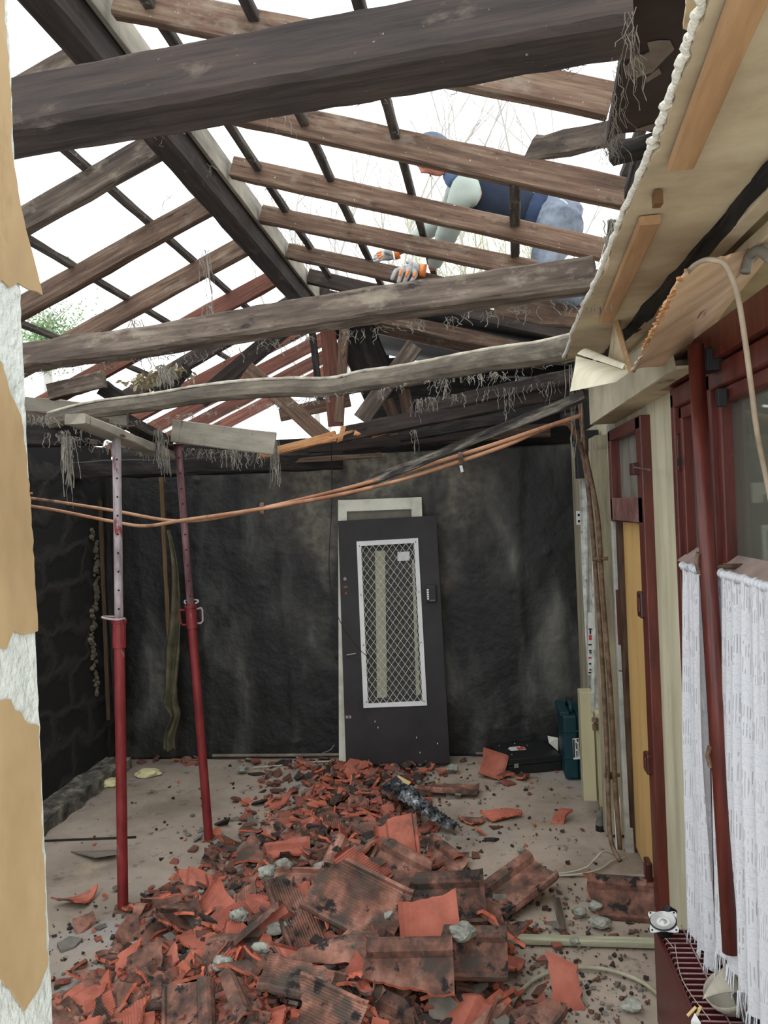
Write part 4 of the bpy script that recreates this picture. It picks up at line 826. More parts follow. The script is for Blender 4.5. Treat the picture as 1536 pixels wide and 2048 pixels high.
o = MB().box(PZ(1315, 398, zc - .02), (.018, .03, .03)).build('batten_block', mat('brown_block', ['#5c4129', '#6b4d31'], 5), cb_)
rem = beam('gap_shade_strip', Vector((.665, 4.2, 2.79)), Vector((.66, .8, 2.79)), .05, .05, CHAR, 'black strip standing for the shade in the gap between ceiling board and mouldings', 'beam', rough=.02)  # black strip added to paint the dark of the gap beside the board
for x, z, l in ((.70, 2.78, 'cream moulding beside the black gap under the torn ceiling'), (.765, 2.74, 'second cream moulding nearer the window wall')):
    beam('ceiling_moulding', (x, 4.5, z), (x, .8, z), .05, .04, CREAMBOARD, l, 'moulding', 'mouldings under the torn ceiling', rough=.002)
s = MB(); s.box2((.67, .8, 2.8), (XR + .2, 5.4, 2.84)); struct(s.build('ceiling_edge', CREAMBOARD))
# box along wall top
bx = thing('boxed_duct', (.8, 4.5, 2.6), 'cream boxed-in duct along the wall top above the yellow door', 'duct')
q0 = PX(1180, 850, .735); zb = q0.z; y9 = q0.y
yn = 3.05
s = MB(); s.prism([(.735, y9, zb), (.735, y9, 2.78), (.735, yn + .1, 2.72), (.735, yn, zb)], (.012, 0, 0)); s.build('side_board', PLASTERBOX, bx)
s = MB(); s.box2((.747, yn, zb), (XR, y9, zb + .012)); s.build('bottom_board', CREAMBOARD, bx)
s = MB(); s.box2((.747, y9 - .012, zb + .012), (XR, y9, 2.78)); s.build('end_board', PLASTERBOX, bx)
# plywood, delaminating, with ragged near edge
A_, B_, C_, D_ = PY(1262, 745, 3.0), PY(1368, 545, 1.95), PX(1560, 480, XR), PX(1380, 715, XR)
def pedge(u, v):
    e = Vector((0, 0, 0))
    if u > .93: e += Vector((0, .02 * noise.noise(Vector((v * 14, 0, 3))), 0))
    if v < .05: e += Vector((.012 * noise.noise(Vector((u * 18, 2, 0))), 0, 0))
    return e
s = MB(); s.slab(patch((A_, B_, C_, D_), 60, 30, (0, 0, .0), .012, 3, 2, pedge), 60, 30, (0, 0, .008)); pw = s.build('plywood_sheet', PLY); tag(pw, 'warped tan plywood sheet with a splintered near edge, hanging over the windows', 'plywood')
s = MB()
for i in range(26):
    u = .35 + .63 * random.random(); p = Vector(patch((A_, B_, C_, D_), 1, 1)(u, 0)); s.box(p + Vector((-.003, 0, -.004)), (.008, .03, .006), Matrix.Rotation(random.uniform(-.6, .6), 3, 'Z'))
s.build('splintered_ply_edge', SPLINTER, pw)['kind'] = 'stuff'
# peeled veneer, curling to the left
a, b, c, d = PY(1152, 712, 3.3), PY(1262, 742, 3.05), PY(1232, 764, 3.0), PY(1140, 783, 3.2)
s = MB(); s.slab(lambda u, v: Vector(patch((a, b, c, d), 1, 1)(u, v)) + Vector((0, -.05 * math.sin(math.pi * v) * (1 - u), .012 * math.sin(math.pi * v) * (1 - u))), 20, 12, (0, .004, .001)); ve = s.build('peeled_veneer', VENEER, smooth=False); tag(ve, 'cream peeled veneer flap sticking out left of the duct end', 'veneer')
a, b, c, d = PY(1155, 708, 3.32), PY(1190, 708, 3.4), PY(1258, 742, 3.05), PY(1245, 738, 3.06)
s = MB(); s.slab(lambda u, v: Vector(patch((a, d, c, b), 1, 1)(u, v)) + Vector((0, 0, .02 * math.sin(math.pi * v))), 12, 6, (0, .003, .003)); s.build('rolled_edge', VENEER, ve)
g = [PY(1228, 642, 3.3), PY(1237, 642, 3.25), PY(1262, 742, 3.05), PY(1215, 722, 3.35)]
o = MB().prism(g, (.01, .02, 0)).build('wooden_gusset', CREAMBOARD); tag(o, 'triangular wooden bracket standing above the peeled veneer', 'bracket')
g = [PY(1226, 640, 3.28), PY(1236, 642, 3.24), PY(1264, 742, 3.02), PY(1256, 745, 3.04)]
o = MB().prism(g, (0, -.01, 0)).build('thin_lath', TAN); tag(o, 'thin lath along the edge of the triangular bracket', 'lath')
pipe('bent_conduit', [PY(*p) for p in ((1268, 742, 2.9), (1300, 675, 2.6), (1345, 590, 2.25), (1375, 545, 2.0), (1400, 524, 1.9), (1425, 520, 1.85), (1452, 532, 1.85), (1475, 590, 1.85), (1490, 680, 1.88), (1502, 770, 1.9), (1515, 870, 1.95), (1535, 970, 2.0), (1560, 1100, 2.0))], .006, mat('beige_flexible_conduit', ['#7d6f5e', '#9c8d79'], 12, rough=.6, bump=.1), 'beige flexible conduit arching over the plywood and down the photo edge', 'conduit')
pipe('bent_conduit', [PY(*p) for p in ((1490, 545, 2.2), (1500, 512, 2.2), (1520, 502, 2.15), (1545, 520, 2.1))], .014, mat('grey_conduit', ['#6d6860', '#8a857b'], 12, rough=.6), 'short thick grey conduit bend at the upper right photo edge', 'conduit')
# dark remains of roof boarding with peeled patches
pz = 3.12
bd = thing('roof_boarding', PZ(1300, 150, pz), 'dark broken roof boarding with pale peeled patches at upper right', 'board')
rb = [PZ(a, b, pz) for a, b in ((1268, -60), (1255, 60), (1240, 130), (1228, 200), (1212, 290), (1235, 268), (1290, 262), (1338, 272), (1400, 130), (1405, 80), (1372, 60), (1370, -60))]
s = MB(); s.prism(rb, (0, 0, .03)); s.build('boarding', mat('dark_umber_boarding', ['#1f1917', '#2f2522', '#3d312c'], 3, rough=.85, bump=.3), bd)
PEEL = mat('grey_peeled_patch', ['#5e544c', '#80756b'], 8)
for pl in ([(1295, 88), (1300, 105), (1288, 112), (1270, 115), (1252, 135), (1250, 150), (1275, 155), (1305, 145), (1330, 118), (1348, 100), (1340, 84), (1318, 84)], [(1318, 138), (1292, 158), (1292, 166), (1322, 148)], [(1270, 262), (1300, 252), (1318, 250), (1300, 262)]):
    s = MB(); s.prism([PZ(a, b, pz - .006) for a, b in pl], (0, 0, .004)); s.build('peeled_patch', PEEL, bd)
s = MB(); s.prism([PZ(a, b, zc + .06) for a, b in ((1370, -60), (1372, 20), (1366, 58), (1395, 66), (1404, 84), (1440, -60))], (0, 0, .01)); s.build('plaster_scrap', CREAMBOARD, bd)
beam('board_edge', PZ(1330, 283, pz - .02), PZ(1222, 310, pz - .02), .05, .05, CHAR, parent=bd, rough=.012)
beam('broken_rafter', PY(1058, 302, 2.9), PY(1236, 265, 2.45), .05, .07, WOODG, 'broken rafter end with an orange snapped tip, pointing left at upper right', 'rafter', jag0=.09, mats=[WOODG, SPLINTER], rough=.012)
beam('roof_strut', PY(1288, 295, 2.6), PY(1262, 385, 3.2), .05, .05, CHAR, 'short dark strut against the sky beside the ceiling board', 'strut')
beam('eaves_beam', PZ(1200, 590, 2.98), (.58, 1.3, 3.02), .05, .1, CHAR, 'dark eaves beam above the ragged edge of the ceiling board', 'beam', rough=.012)
beam('rough_timber', PY(1000, 610, 5.0), PY(1180, 640, 4.6), .1, .13, WOOD, 'rough red-brown timber under the worker’s knees, behind the middle tie', 'beam', rough=.02)
o = MB().prism([PZ(a, b, 2.79) for a, b in ((1475, 302), (1480, 322), (1500, 318), (1520, 310), (1528, 296), (1500, 300))], (0, 0, .012)).build('white_lining_scrap', LABELW); tag(o, 'small white scrap of lining by the dark hole at upper right', 'scrap')

# ============================================================ BACK OF THE ROOM
def plane_hit(px, py, p0, nrm):
    d = ray(px, py); return CAMPOS + d * ((p0 - CAMPOS).dot(nrm) / d.dot(nrm))
def panel_frame(bl, br, tl):
    x = (br - bl).normalized(); n = x.cross(tl - bl).normalized(); return n
# white glazed door frame behind
bl, tl, tr = PY(690, 1524, 6.74), PY(676, 1000, 6.84), PY(843, 994, 6.84)
nw = (tr - tl).cross(tl - bl).normalized()
if nw.y > 0: nw = -nw
wd = thing('white_door', bl, 'off-white glazed door leaning on the sooty wall behind the black door', 'door')
def PW(px, py): return plane_hit(px, py, tl, nw)
for nm, q in (('stile', [(676, 1000), (690, 1000), (694, 1523), (678, 1524)]), ('stile', [(822, 995), (843, 994), (862, 1515), (842, 1516)]), ('top_rail', [(690, 1000), (822, 995), (822, 1018), (690, 1022)])):
    s = MB(); s.prism([PW(a, b) for a, b in q], -nw * .035); s.build(nm, WHITEPAINT, wd)
s = MB(); s.prism([PW(a, b) + nw * .003 for a, b in ((688, 1017), (824, 1012), (824, 1018), (694, 1023), (696, 1500), (689, 1500))], -nw * .01); s.build('glazing_bead', WHITEPAINT, wd)
s = MB(); s.prism([PW(a, b) - nw * .02 for a, b in ((690, 1018), (824, 1013), (842, 1500), (700, 1500))], -nw * .005); s.build('pane', mat('grimy_pane', ['#4b483c', '#66624f'], 5, rough=.3, bump=0), wd)
# black-brown door with a grille
bl, br, tl, tr = PY(692, 1530, 6.58), PY(900, 1526, 6.58), PY(676, 1042, 6.78), PY(872, 1031, 6.78)
nd = (br - bl).cross(tl - bl).normalized()
if nd.y > 0: nd = -nd
bd_ = thing('black_door', bl, 'black-brown door with a white diamond grille leaning against the sooty back wall', 'door')
def PD(px, py, h=0): return plane_hit(px, py, bl + nd * h, nd)
ins = [(722, 1092), (828, 1086), (845, 1402), (736, 1407)]; out = [(676, 1042), (872, 1031), (900, 1526), (692, 1530)]
fo = [(713, 1083), (836, 1076), (854, 1411), (727, 1416)]
def ring(o4, i4, d, h=0):
    s = MB(); o = [PD(a, b, h) for a, b in o4]; i = [PD(a, b, h) for a, b in i4]
    for k in range(4):
        j = (k + 1) % 4; s.prism([o[k], o[j], i[j], i[k]], -nd * d)
    return s
ring(out, ins, .04).build('leaf', DOORBLACK, bd_)
fr_ = ring(fo, ins, .012, .012).build('grille_frame', WHITEMET, bd_)
for a, b in ((719, 1092), (831, 1084), (848, 1403), (733, 1404), (722, 1190), (838, 1184), (727, 1290), (842, 1285)):
    q = PD(a, b, .013); s = MB(); s.box(q, (.008, .004, .008)); s.build('rivet', BLACKMET, fr_)
I4 = [PD(a, b, .006) for a, b in ins]
def ID(u, v, h=0): return (I4[0] * (1 - u) + I4[1] * u) * (1 - v) + (I4[3] * (1 - u) + I4[2] * u) * v + nd * h
nc, nr = 16, 17
gr = None
for i in range(nc + 1):
    s = MB(); pts = []
    for j in range(nr * 2 + 1):
        ph = (j + i) % 2; u = (i + (.5 if ph else -.5) * .98) / nc; pts.append(ID(min(1, max(0, u)), j / (nr * 2)))
    s.tube(pts, .0022, 4); s.build('grille_wire', WHITEMET, bd_)
RIB = mat('ribbed_wired_glass', ['#23231f', '#35342d', '#4a493e'], 5, (1, 1, 14), rough=.35, bump=.5, bscale=20)
s = MB(); s.prism([PD(a, b, -.02) for a, b in ins], -nd * .006); s.build('wired_glass', RIB, bd_)
PS = mat('painted_glass_reflection', ['#8b8a74', '#a09f88'], 5, (1, 1, 18), rough=.5, bump=.2)  # pale bands added on the door glass, painting its reflections as strips
for q in ([(750, 1102), (770, 1101), (774, 1395), (754, 1396)], [(824, 1120), (828, 1120), (840, 1390), (832, 1390)]):
    s = MB(); s.prism([PD(a, b, -.016) for a, b in q], -nd * .003); s.build('reflection_band', PS, bd_)
s = MB(); s.prism([PD(a, b, -.014) for a, b in ((795, 1104), (819, 1103), (819, 1121), (795, 1122))], -nd * .002); s.build('sticker', LABELW, bd_)
q = PD(862, 1187, .012); xd = (br - bl).normalized(); zd = (tl - bl).normalized()
def dbox(c, w, h, d): 
    s = MB(); p = [c - xd * w / 2 - zd * h / 2, c + xd * w / 2 - zd * h / 2, c + xd * w / 2 + zd * h / 2, c - xd * w / 2 + zd * h / 2]; s.prism(p, nd * d); return s
kp_ = dbox(q, .085, .14, .025).build('keypad', BLACKCASE, bd_, bevel=.004)
for r in range(5):
    dbox(q - xd * .024 + zd * (.03 - .018 * r) + nd * .026, .016, .013, .003).build('white_key', LABELW, kp_)
    for c in range(3): dbox(q + xd * (.0 + .014 * c) + zd * (.03 - .018 * r) + nd * .026, .009, .009, .002).build('key', BLACKMET, kp_)
dbox(q + xd * .012 - zd * .055 + nd * .026, .04, .006, .002).build('key_bar', mat('grey_key', ['#6d6f70', '#7d7f80'], 5, bump=0), kp_)
p = PD(690, 1158, .004); s = MB(); s.lathe([(.012, 0), (.014, .004), (.01, .006), (.008, .002), (0, .002)], 16, p, Matrix((xd, zd, nd)).transposed()); s.build('lock_cylinder', STEELPIN, bd_)
for a, b, w in ((691, 1174, .03), (692, 1186, .018)): dbox(PD(a, b, .001), w, .02, .001).build('scorch_mark', mat('copper_scorch', ['#5a3524', '#8a5236'], 20, bump=.2), bd_)
s = MB(); p = PD(694, 1310, .03); s.tube([PD(694, 1312, 0), p, PD(712, 1307, .035)], .006, 8); s.build('door_handle', STEELPIN, bd_, smooth=True)
dbox(PD(697, 1434, .001), .045, .022, .002).build('latch_plate', STEELPIN, bd_); dbox(PD(697, 1434, .003), .012, .008, .001).build('latch_slot', HOLE, bd_)
for a, b in ((750, 1443), (756, 1455), (875, 1487), (840, 1505), (833, 1475)): dbox(PD(a, b, .001), .006, .012, .001).build('paint_chip', LABELW, bd_)
pipe('hanging_wire', [PY(*p) for p in ((662, 880, 5.9), (664, 1000, 6.3), (658, 1130, 6.45), (668, 1210, 6.5), (690, 1260, 6.5), (720, 1300, 6.52), (748, 1322, 6.54))], .003, CABLED, 'thin dark wire hanging from the beams across the black door', 'wire')
pipe('thin_cable', [PZ(640, 1508, .05), PZ(660, 1500, .1), PZ(668, 1490, .14)], .003, mat('blue_grey_wire', ['#6f7f88', '#8c9aa1'], 5, bump=0), 'frayed blue-grey wire end at the wall foot left of the white door', 'wire')
pipe('thin_cable', [PZ(*p, .015) for p in ((590, 1512), (612, 1524), (640, 1523), (680, 1522))], .006, CABLEW, 'off-white cable lying along the wall foot left of the white door', 'cable')
pipe('thin_cable', [PZ(*p, .015) for p in ((505, 1535), (535, 1533), (565, 1530))], .005, CABLEW, 'short pale cable piece on the floor left of the tile heap top', 'cable')
# cases
def case_black():
    fl, frr = PZ(1018, 1552), PZ(1124, 1541); x = (frr - fl); x.z = 0; w = x.length; x.normalize(); y = Vector((-x.y, x.x, 0)); h = PY(1010, 1519, fl.y).z
    t = thing('tool_case', (fl + frr) / 2, 'scuffed flat black tool case with a red sticker, in the back right corner', 'case')
    def B(a, b, c, a2, b2, c2, m, n, par=None, bev=.008):
        s = MB(); p = [fl + x * (a * w) + y * b, fl + x * (a2 * w) + y * b, fl + x * (a2 * w) + y * b2, fl + x * (a * w) + y * b2]; s.prism([q + Vector((0, 0, c)) for q in p], (0, 0, c2 - c)); return s.build(n, m, par or t, bevel=bev)
    B(0, 0, .0, 1, .42, h * .55, BLACKCASE, 'base'); B(0, -.004, h * .57, 1, .424, h, BLACKCASE, 'lid')
    B(-.03, .1, h * .3, .0, .3, h * .7, BLACKCASE, 'handle'); B(.1, -.008, h * .45, .18, 0, h * .7, mat('worn_latch', ['#70736f', '#8a8d89'], 20, rough=.4), 'latch', bev=.002)
    # shield-shaped sticker, half worn
    def S(pts, m, n, dz): s = MB(); s.prism([fl + x * (a * w) + y * b + Vector((0, 0, h + dz)) for a, b in pts], (0, 0, .0008)); return s.build(n, m, t)
    S([(.22, .2), (.5, .2), (.52, .26), (.46, .3), (.26, .3), (.2, .26)], LABELW, 'sticker', .0)
    S([(.36, .205), (.5, .21), (.5, .26), (.46, .29), (.43, .26), (.4, .28), (.36, .25)], PRINTR, 'sticker_print', .001)
    for a, b in ((.1, .36), (.42, .38), (.14, .1), (.6, .3)): S([(a, b), (a + .02, b), (a + .02, b + .012), (a, b + .01)], DUST, 'dust_speck', .0)
case_black()
def case_teal():
    fl, frr = PZ(1131, 1561), PZ(1169, 1560); z1 = PY(1125, 1432, fl.y).z; z2 = z1 + .06; w = (frr - fl).length
    t = thing('teal_tool_case', (fl + frr) / 2, 'dark teal tool case standing upright beside the cream radiator', 'case')
    X0, X1, Y0 = fl.x - .0, frr.x + .03, fl.y
    s = MB(); s.box2((X0, Y0, .01), (X1 - .07, Y0 + .42, z1)); s.build('shell', TEAL, t, bevel=.014)
    s = MB(); s.box2((X1 - .066, Y0 + .005, .01), (X1, Y0 + .42, z1)); s.build('shell', TEAL, t, bevel=.014)
    for zz in (.16, .36): s = MB(); s.box2((X0 - .004, Y0 - .006, zz), (X1, Y0 + .004, zz + .016)); s.build('rib', TEAL, t, bevel=.003)
    s = MB(); s.tube([(X0 + .07, Y0 + .08, z1), (X0 + .07, Y0 + .1, z2), (X0 + .07, Y0 + .3, z2), (X0 + .07, Y0 + .32, z1)], .016, 8); s.build('handle', TEAL, t, smooth=True)
    s = MB(); s.box2((X0 - .02, Y0 + .02, z1 - .01), (X0 + .05, Y0 + .4, z1 + .025)); s.build('top_flange', TEAL, t, bevel=.006)
    lb = [(1145, 1477), (1157, 1476), (1160, 1518), (1147, 1519)]; s = MB(); s.prism([PY(a, b, Y0 - .007) for a, b in lb], (0, -.0015, 0)); L = s.build('label', LABELW, t)
    for a, b, c, d in ((1146, 1479, 1149, 1515), (1153, 1478, 1156, 1483), (1151, 1486, 1153, 1498), (1155, 1488, 1156, 1512), (1152, 1502, 1154, 1514)):
        s = MB(); s.prism([PY(a, b, Y0 - .0095), PY(c, b, Y0 - .0095), PY(c + 1, d, Y0 - .0095), PY(a + 1, d, Y0 - .0095)], (0, -.001, 0)); s.build('label_print', PRINTB, L)
case_teal()
o = MB().prism([PY(1095, 1472, 6.7), PY(1116, 1476, 6.7), PY(1116, 1502, 6.65), PY(1098, 1486, 6.65)], (0, .01, 0)).build('white_offcut', WHITEPAINT); tag(o, 'white board offcut between the black case and the teal case', 'board')
for (a, b, w, l) in ((296, 1546, .1, 'pale yellow foam lump on the floor right of the nearer prop'), (216, 1566, .09, 'pale yellow foam lump against the ledge left of the nearer prop')):
    q = PZ(a, b, .03); bm = bmesh.new(); bmesh.ops.create_icosphere(bm, subdivisions=3, radius=1)
    for v in bm.verts: k = 1 + .35 * noise.noise(v.co * 1.6 + Vector((a, 0, 0))); v.co = Vector((v.co.x * w * k, v.co.y * w * .7 * k, v.co.z * .035 * k))
    me = bpy.data.meshes.new('foam_lump'); bm.to_mesh(me); bm.free(); me.materials.append(YFOAM); o = bpy.data.objects.new('foam_lump', me); COL.objects.link(o); o.location = q; tag(o, l, 'foam')

# ============================================================ DEBRIS
discs = [(790, 1535, .6, .05), (720, 1580, .55, .08), (690, 1630, .6, .11), (660, 1700, .55, .13), (690, 1770, .5, .17), (740, 1840, .55, .22), (560, 1860, .5, .13), (860, 1880, .45, .17), (700, 1930, .5, .2), (480, 1940, .45, .12), (850, 1990, .45, .15), (560, 2030, .5, .14), (330, 1960, .3, .04), (700, 2060, .5, .16), (250, 2040, .4, .05), (1000, 2060, .4, .06)]
dw = [(PZ(a, b), r, h) for a, b, r, h in discs]
def PH(x, y):
    v = 0
    for c, r, h in dw:
        d2 = ((x - c.x) ** 2 + (y - c.y) ** 2) / (r * r) * 2.2; v = max(v, h * math.exp(-d2))
    return v
s = MB()
x0, x1, y0, y1 = -2.2, .55, 2.8, 6.85
def mound(u, v):
    x = x0 + (x1 - x0) * u; y = y0 + (y1 - y0) * v; p = Vector((x, y, 0))
    return (x, y, PH(x, y) * .8 - .032 + .02 * noise.noise(p * 9) + .022 * abs(noise.noise(p * 26)))
s.slab(mound, 130, 180, (0, 0, -.05)); o = s.build('tile_rubble', RUBBLE); tag(o, 'low heap of crushed clay tile and soot under the broken roof tiles', 'rubble', kind='stuff')

def tile_bm(kind, rnd, full=False):
    """interlocking clay roof tile, 0.26 x 0.40, optionally snapped along a few planes"""
    W_, L_, th = .26, .40, .014
    if kind == 0: prof = [(0, 0), (.006, .018), (.022, .02), (.028, .002), (.045, -.004), (.09, -.007), (.14, -.004), (.175, .004), (.188, .034), (.208, .044), (.235, .043), (.25, .03), (.26, .006)]
    elif kind == 1:
        prof = [(0, .0), (.006, .014), (.018, .014), (.022, .002)]
        k = .026
        while k < .232: prof += [(k, .004), (k + .006, -.002)]; k += .0125
        prof += [(.238, .002), (.242, .024), (.256, .024), (.26, .002)]
    else: prof = [(.26 * i / 12, .055 * math.sin(math.pi * i / 12) ** .8 - .01) for i in range(13)]
    bm = bmesh.new(); nv = 18; rows = []
    for j in range(nv + 1):
        y = L_ * j / nv - L_ / 2; lip = .012 if j == 0 else (.008 if j == nv - 2 else 0)
        rows.append([bm.verts.new((a - W_ / 2, y, b + lip)) for a, b in prof])
    low = []
    for j in range(nv + 1): low.append([bm.verts.new((v.co.x, v.co.y, v.co.z - th)) for v in rows[j]])
    n = len(prof)
    for j in range(nv):
        for i in range(n - 1):
            bm.faces.new((rows[j][i], rows[j][i+1], rows[j+1][i+1], rows[j+1][i])).material_index = 0
            bm.faces.new((low[j][i], low[j+1][i], low[j+1][i+1], low[j][i+1])).material_index = 2
    for j in range(nv):
        bm.faces.new((rows[j][0], rows[j+1][0], low[j+1][0], low[j][0])); bm.faces.new((rows[j+1][-1], rows[j][-1], low[j][-1], low[j+1][-1]))
    for i in range(n - 1):
        bm.faces.new((rows[0][i+1], rows[0][i], low[0][i], low[0][i+1])); bm.faces.new((rows[-1][i], rows[-1][i+1], low[-1][i+1], low[-1][i]))
    return bm
def cut(bm, co, no, rnd, jag=.006):
    geom = bm.verts[:] + bm.edges[:] + bm.faces[:]
    r = bmesh.ops.bisect_plane(bm, geom=geom, plane_co=co, plane_no=no, clear_outer=True)
    be = [e for e in bm.edges if e.is_boundary]
    if not be: return
    f = bmesh.ops.holes_fill(bm, edges=be, sides=0)['faces']
    vs = set()
    for q in f: q.material_index = 1; vs |= set(q.verts)
    sd_ = rnd.random() * 99
    for v in vs: v.co += Vector(no).normalized() * (noise.noise(Vector((v.co.x * 28, v.co.y * 28, sd_))) * jag * 1.8)
    bmesh.ops.triangulate(bm, faces=[q for q in f if q.is_valid])
def finish(bm, name, recenter=True):
    bmesh.ops.recalc_face_normals(bm, faces=bm.faces)
    if recenter and len(bm.verts):
        c = sum((v.co for v in bm.verts), Vector()) / len(bm.verts)
        for v in bm.verts: v.co -= c
    me = bpy.data.meshes.new(name); bm.to_mesh(me); bm.free()
    for m in (TILE, TILEB, TILEU): me.materials.append(m)
    return me
rt = random.Random(21)
whole = [finish(tile_bm(k, rt), 'roof_tile') for k in (0, 1, 2)]
def broken(kind, ncut, size):
    for tries in range(20):
        bm = tile_bm(kind, rt); cx, cy = rt.uniform(-.08, .08), rt.uniform(-.14, .14); a0 = rt.uniform(0, 6.28)
        for i in range(ncut):
            a = a0 + i * 2 * math.pi / max(ncut, 2) + rt.uniform(-.5, .5); d = size * rt.uniform(.35, .65)
            no = Vector((math.cos(a), math.sin(a), rt.uniform(-.35, .35)))
            cut(bm, (cx + math.cos(a) * d, cy + math.sin(a) * d, 0), no, rt)
        if len(bm.verts) > 30: return finish(bm, 'roof_tile_fragment')
        bm.free()
    return whole[0]
big = [broken(rt.choice((0, 0, 0, 1)), 2, .24) for i in range(16)]
midf = [broken(rt.choice((0, 0, 0, 1, 1, 2)), 3, .14) for i in range(20)]
small = [broken(rt.choice((0, 1, 2)), 4, .085) for i in range(18)]
def extent(me): return max((v.co.x ** 2 + v.co.y ** 2) ** .5 for v in me.vertices)
# tiles one can single out
def hero(px, py, z, me, rot, label, name='broken_roof_tile', sc_=1.0):
    q = PZ(px, py, z + (.03 if z > .1 else 0)); o = bpy.data.objects.new(name, me); COL.objects.link(o); tl_, ro_, yw_ = rot[:3]
    Mx = Matrix.Rotation(R_(tl_), 4, 'X') @ Matrix.Rotation(R_(ro_), 4, 'Y') @ Matrix.Rotation(R_(yw_), 4, 'Z')
    if len(rot) > 3: Mx = Mx @ Matrix.Rotation(math.pi, 4, 'Y')
    o.matrix_basis = Matrix.Translation(q) @ Mx @ Matrix.Scale(sc_, 4)
    return tag(o, label, 'roof tile')
def snapped(kind, cuts):
    bm = tile_bm(kind, rt)
    for co, no in cuts: cut(bm, co, no, rt, .01)
    return finish(bm, 'broken_roof_tile')
heroes = [
 (716, 1802, .27, snapped(1, [((.1, .14, 0), (1, 1, .2))]), (42, 4, 66), 'large tile with fine grooves and lichen, tilted on top of the heap’s middle', 1.12),
 (888, 1800, .24, snapped(0, [((.0, .17, 0), (.3, 1, .2))]), (36, 0, 93), 'whole-looking brown tile with two ribs, right of the grooved tile on the heap'),
 (1030, 1768, .1, whole[0], (14, -6, 132), 'complete brown roof tile on the right flank of the heap, past the others'),
 (1252, 1795, .07, snapped(0, [((.0, .17, 0), (-.3, 1, .2))]), (24, -4, 82), 'roof tile with an orange scrape lying against the radiator’s far end'),
 (798, 1690, .19, snapped(0, [((.0, .12, 0), (.2, 1, .2))]), (48, 4, 8, 1), 'bright orange upturned tile at the top of the heap under the foil strip', .95),
 (862, 1866, .22, snapped(2, [((.0, .1, 0), (.1, 1, .1))]), (52, 0, 6, 1), 'bright orange hollow tile behind the grey mortar lump'),
 (818, 1915, .24, snapped(0, [((-.06, .0, 0), (-1, .2, .2)), ((0, .16, 0), (0, 1, .2))]), (36, 0, 92), 'flat two-ribbed tile low in the heap, left of the mortar lump'),
 (944, 1905, .2, snapped(0, [((0, .14, 0), (.1, 1, .1))]), (36, -3, 88), 'brown squared tile right below the mortar lump', .85),
 (598, 1832, .2, snapped(1, [((.06, .0, 0), (1, .4, .1))]), (34, 14, 30), 'dark grooved tile half under the large tilted one, at its left', .95),
 (596, 1778, .17, snapped(1, [((0, -.1, 0), (.2, -1, .1))]), (14, -4, 84), 'black-stained tile with an orange broken front edge, upper left of the heap'),
 (806, 1745, .2, snapped(0, [((0, -.13, 0), (.4, -1, .1))]), (26, 6, 62), 'sooty dark tile above the large grooved tile'),
 (620, 1962, .17, snapped(1, [((0.02, 0, 0), (1, -.1, .1))]), (18, 6, 84), 'long dark tile slab with an orange rim near the bottom of the heap', 1.05),
 (1132, 1985, .04, snapped(2, [((0.0, .05, 0), (.6, 1, 0)), ((-.04, -.1, 0), (-.6, -1, 0))]), (34, -8, 60, 1), 'single curved orange tile piece lying apart inside the cable arc', .85),
 (372, 2030, .1, snapped(0, [((0.0, .12, 0), (.2, 1, 0))]), (36, -6, 16), 'pair-ribbed brown tile at the bottom edge, left of the heap', .85),
 (655, 2035, .2, snapped(1, [((0.0, .08, 0), (-.4, 1, 0))]), (36, 4, 70), 'pale grooved tile at the bottom edge under the heap’s middle', .85),
 (905, 1578, .05, snapped(0, [((.02, 0, 0), (1, .1, 0))]), (5, 2, 84), 'flat brown tile slab lying at the far right of the heap', .95),
 (985, 1530, .09, snapped(2, [((0, .04, 0), (.2, 1, 0))]), (48, -10, 66, 1), 'orange curved tile leaning against the black tool case', .8),
 (1000, 1548, .03, small[2], (0, 0, 30), 'small grey-green edged tile piece in front of the black tool case', 1.3),
 (1045, 1552, .03, small[5], (0, 0, 100), 'orange tile bit on the floor by the front corner of the black tool case', 1.1),
 (1000, 1628, .03, midf[3], (8, 0, 80, 1), 'bright orange tile piece on the open floor right of the foil strip', .8),
 (945, 1640, .02, midf[7], (0, 0, 20), 'red-brown tile piece left of the bright orange one on the open floor', .7),
 (1118, 1638, .02, small[8], (8, 0, 60, 1), 'lone flat orange tile flake in the middle of the right floor', 1.2),
 (885, 1702, .05, midf[5], (5, -10, 30), 'angular brown tile piece right of the upturned orange tile', .9),
 (960, 1880, .1, midf[9], (60, 0, 10), 'tile piece tucked beneath the squared tile by the pale board', .8),
 (985, 1835, .16, midf[11], (-20, 30, 60), 'sooty tile half at the right edge of the heap below the complete tile', 1.1),
 (690, 1900, .2, midf[13], (30, 0, 95), 'bright orange edged tile below the large grooved tile', 1.2),
 (540, 1810, .14, midf[15], (8, 12, 40, 1), 'orange tile face looking up at the heap’s left shoulder', 1.0),
 (575, 1698, .12, midf[17], (8, 0, 100, 1), 'large flat bright orange flake at the heap’s upper left', 1.0),
 (505, 1705, .1, midf[1], (30, 0, 15), 'upright grey-brown tile corner near the further prop foot', 1.0),
 (455, 1680, .03, small[12], (0, 10, 60), 'orange-edged tile piece right beside the further prop foot', 1.3),
 (158, 1795, .03, midf[2], (8, 0, 80, 1), 'dark curled tile piece left of the nearer prop foot', .8),
 (165, 1845, .03, midf[6], (10, 0, 130), 'narrow red tile sliver on the floor below left of the nearer prop', .75),
 (330, 1830, .05, midf[8], (0, 0, 70), 'ribbed brown tile piece right of the nearer prop foot', 1.0),
 (300, 1930, .05, midf[10], (10, 0, 60), 'orange-edged tile slab at the lower left of the heap', 1.0),
 (165, 1990, .03, midf[12], (10, 0, 30), 'reddish tile pieces’ largest shard at the bottom left corner', 1.0),
]
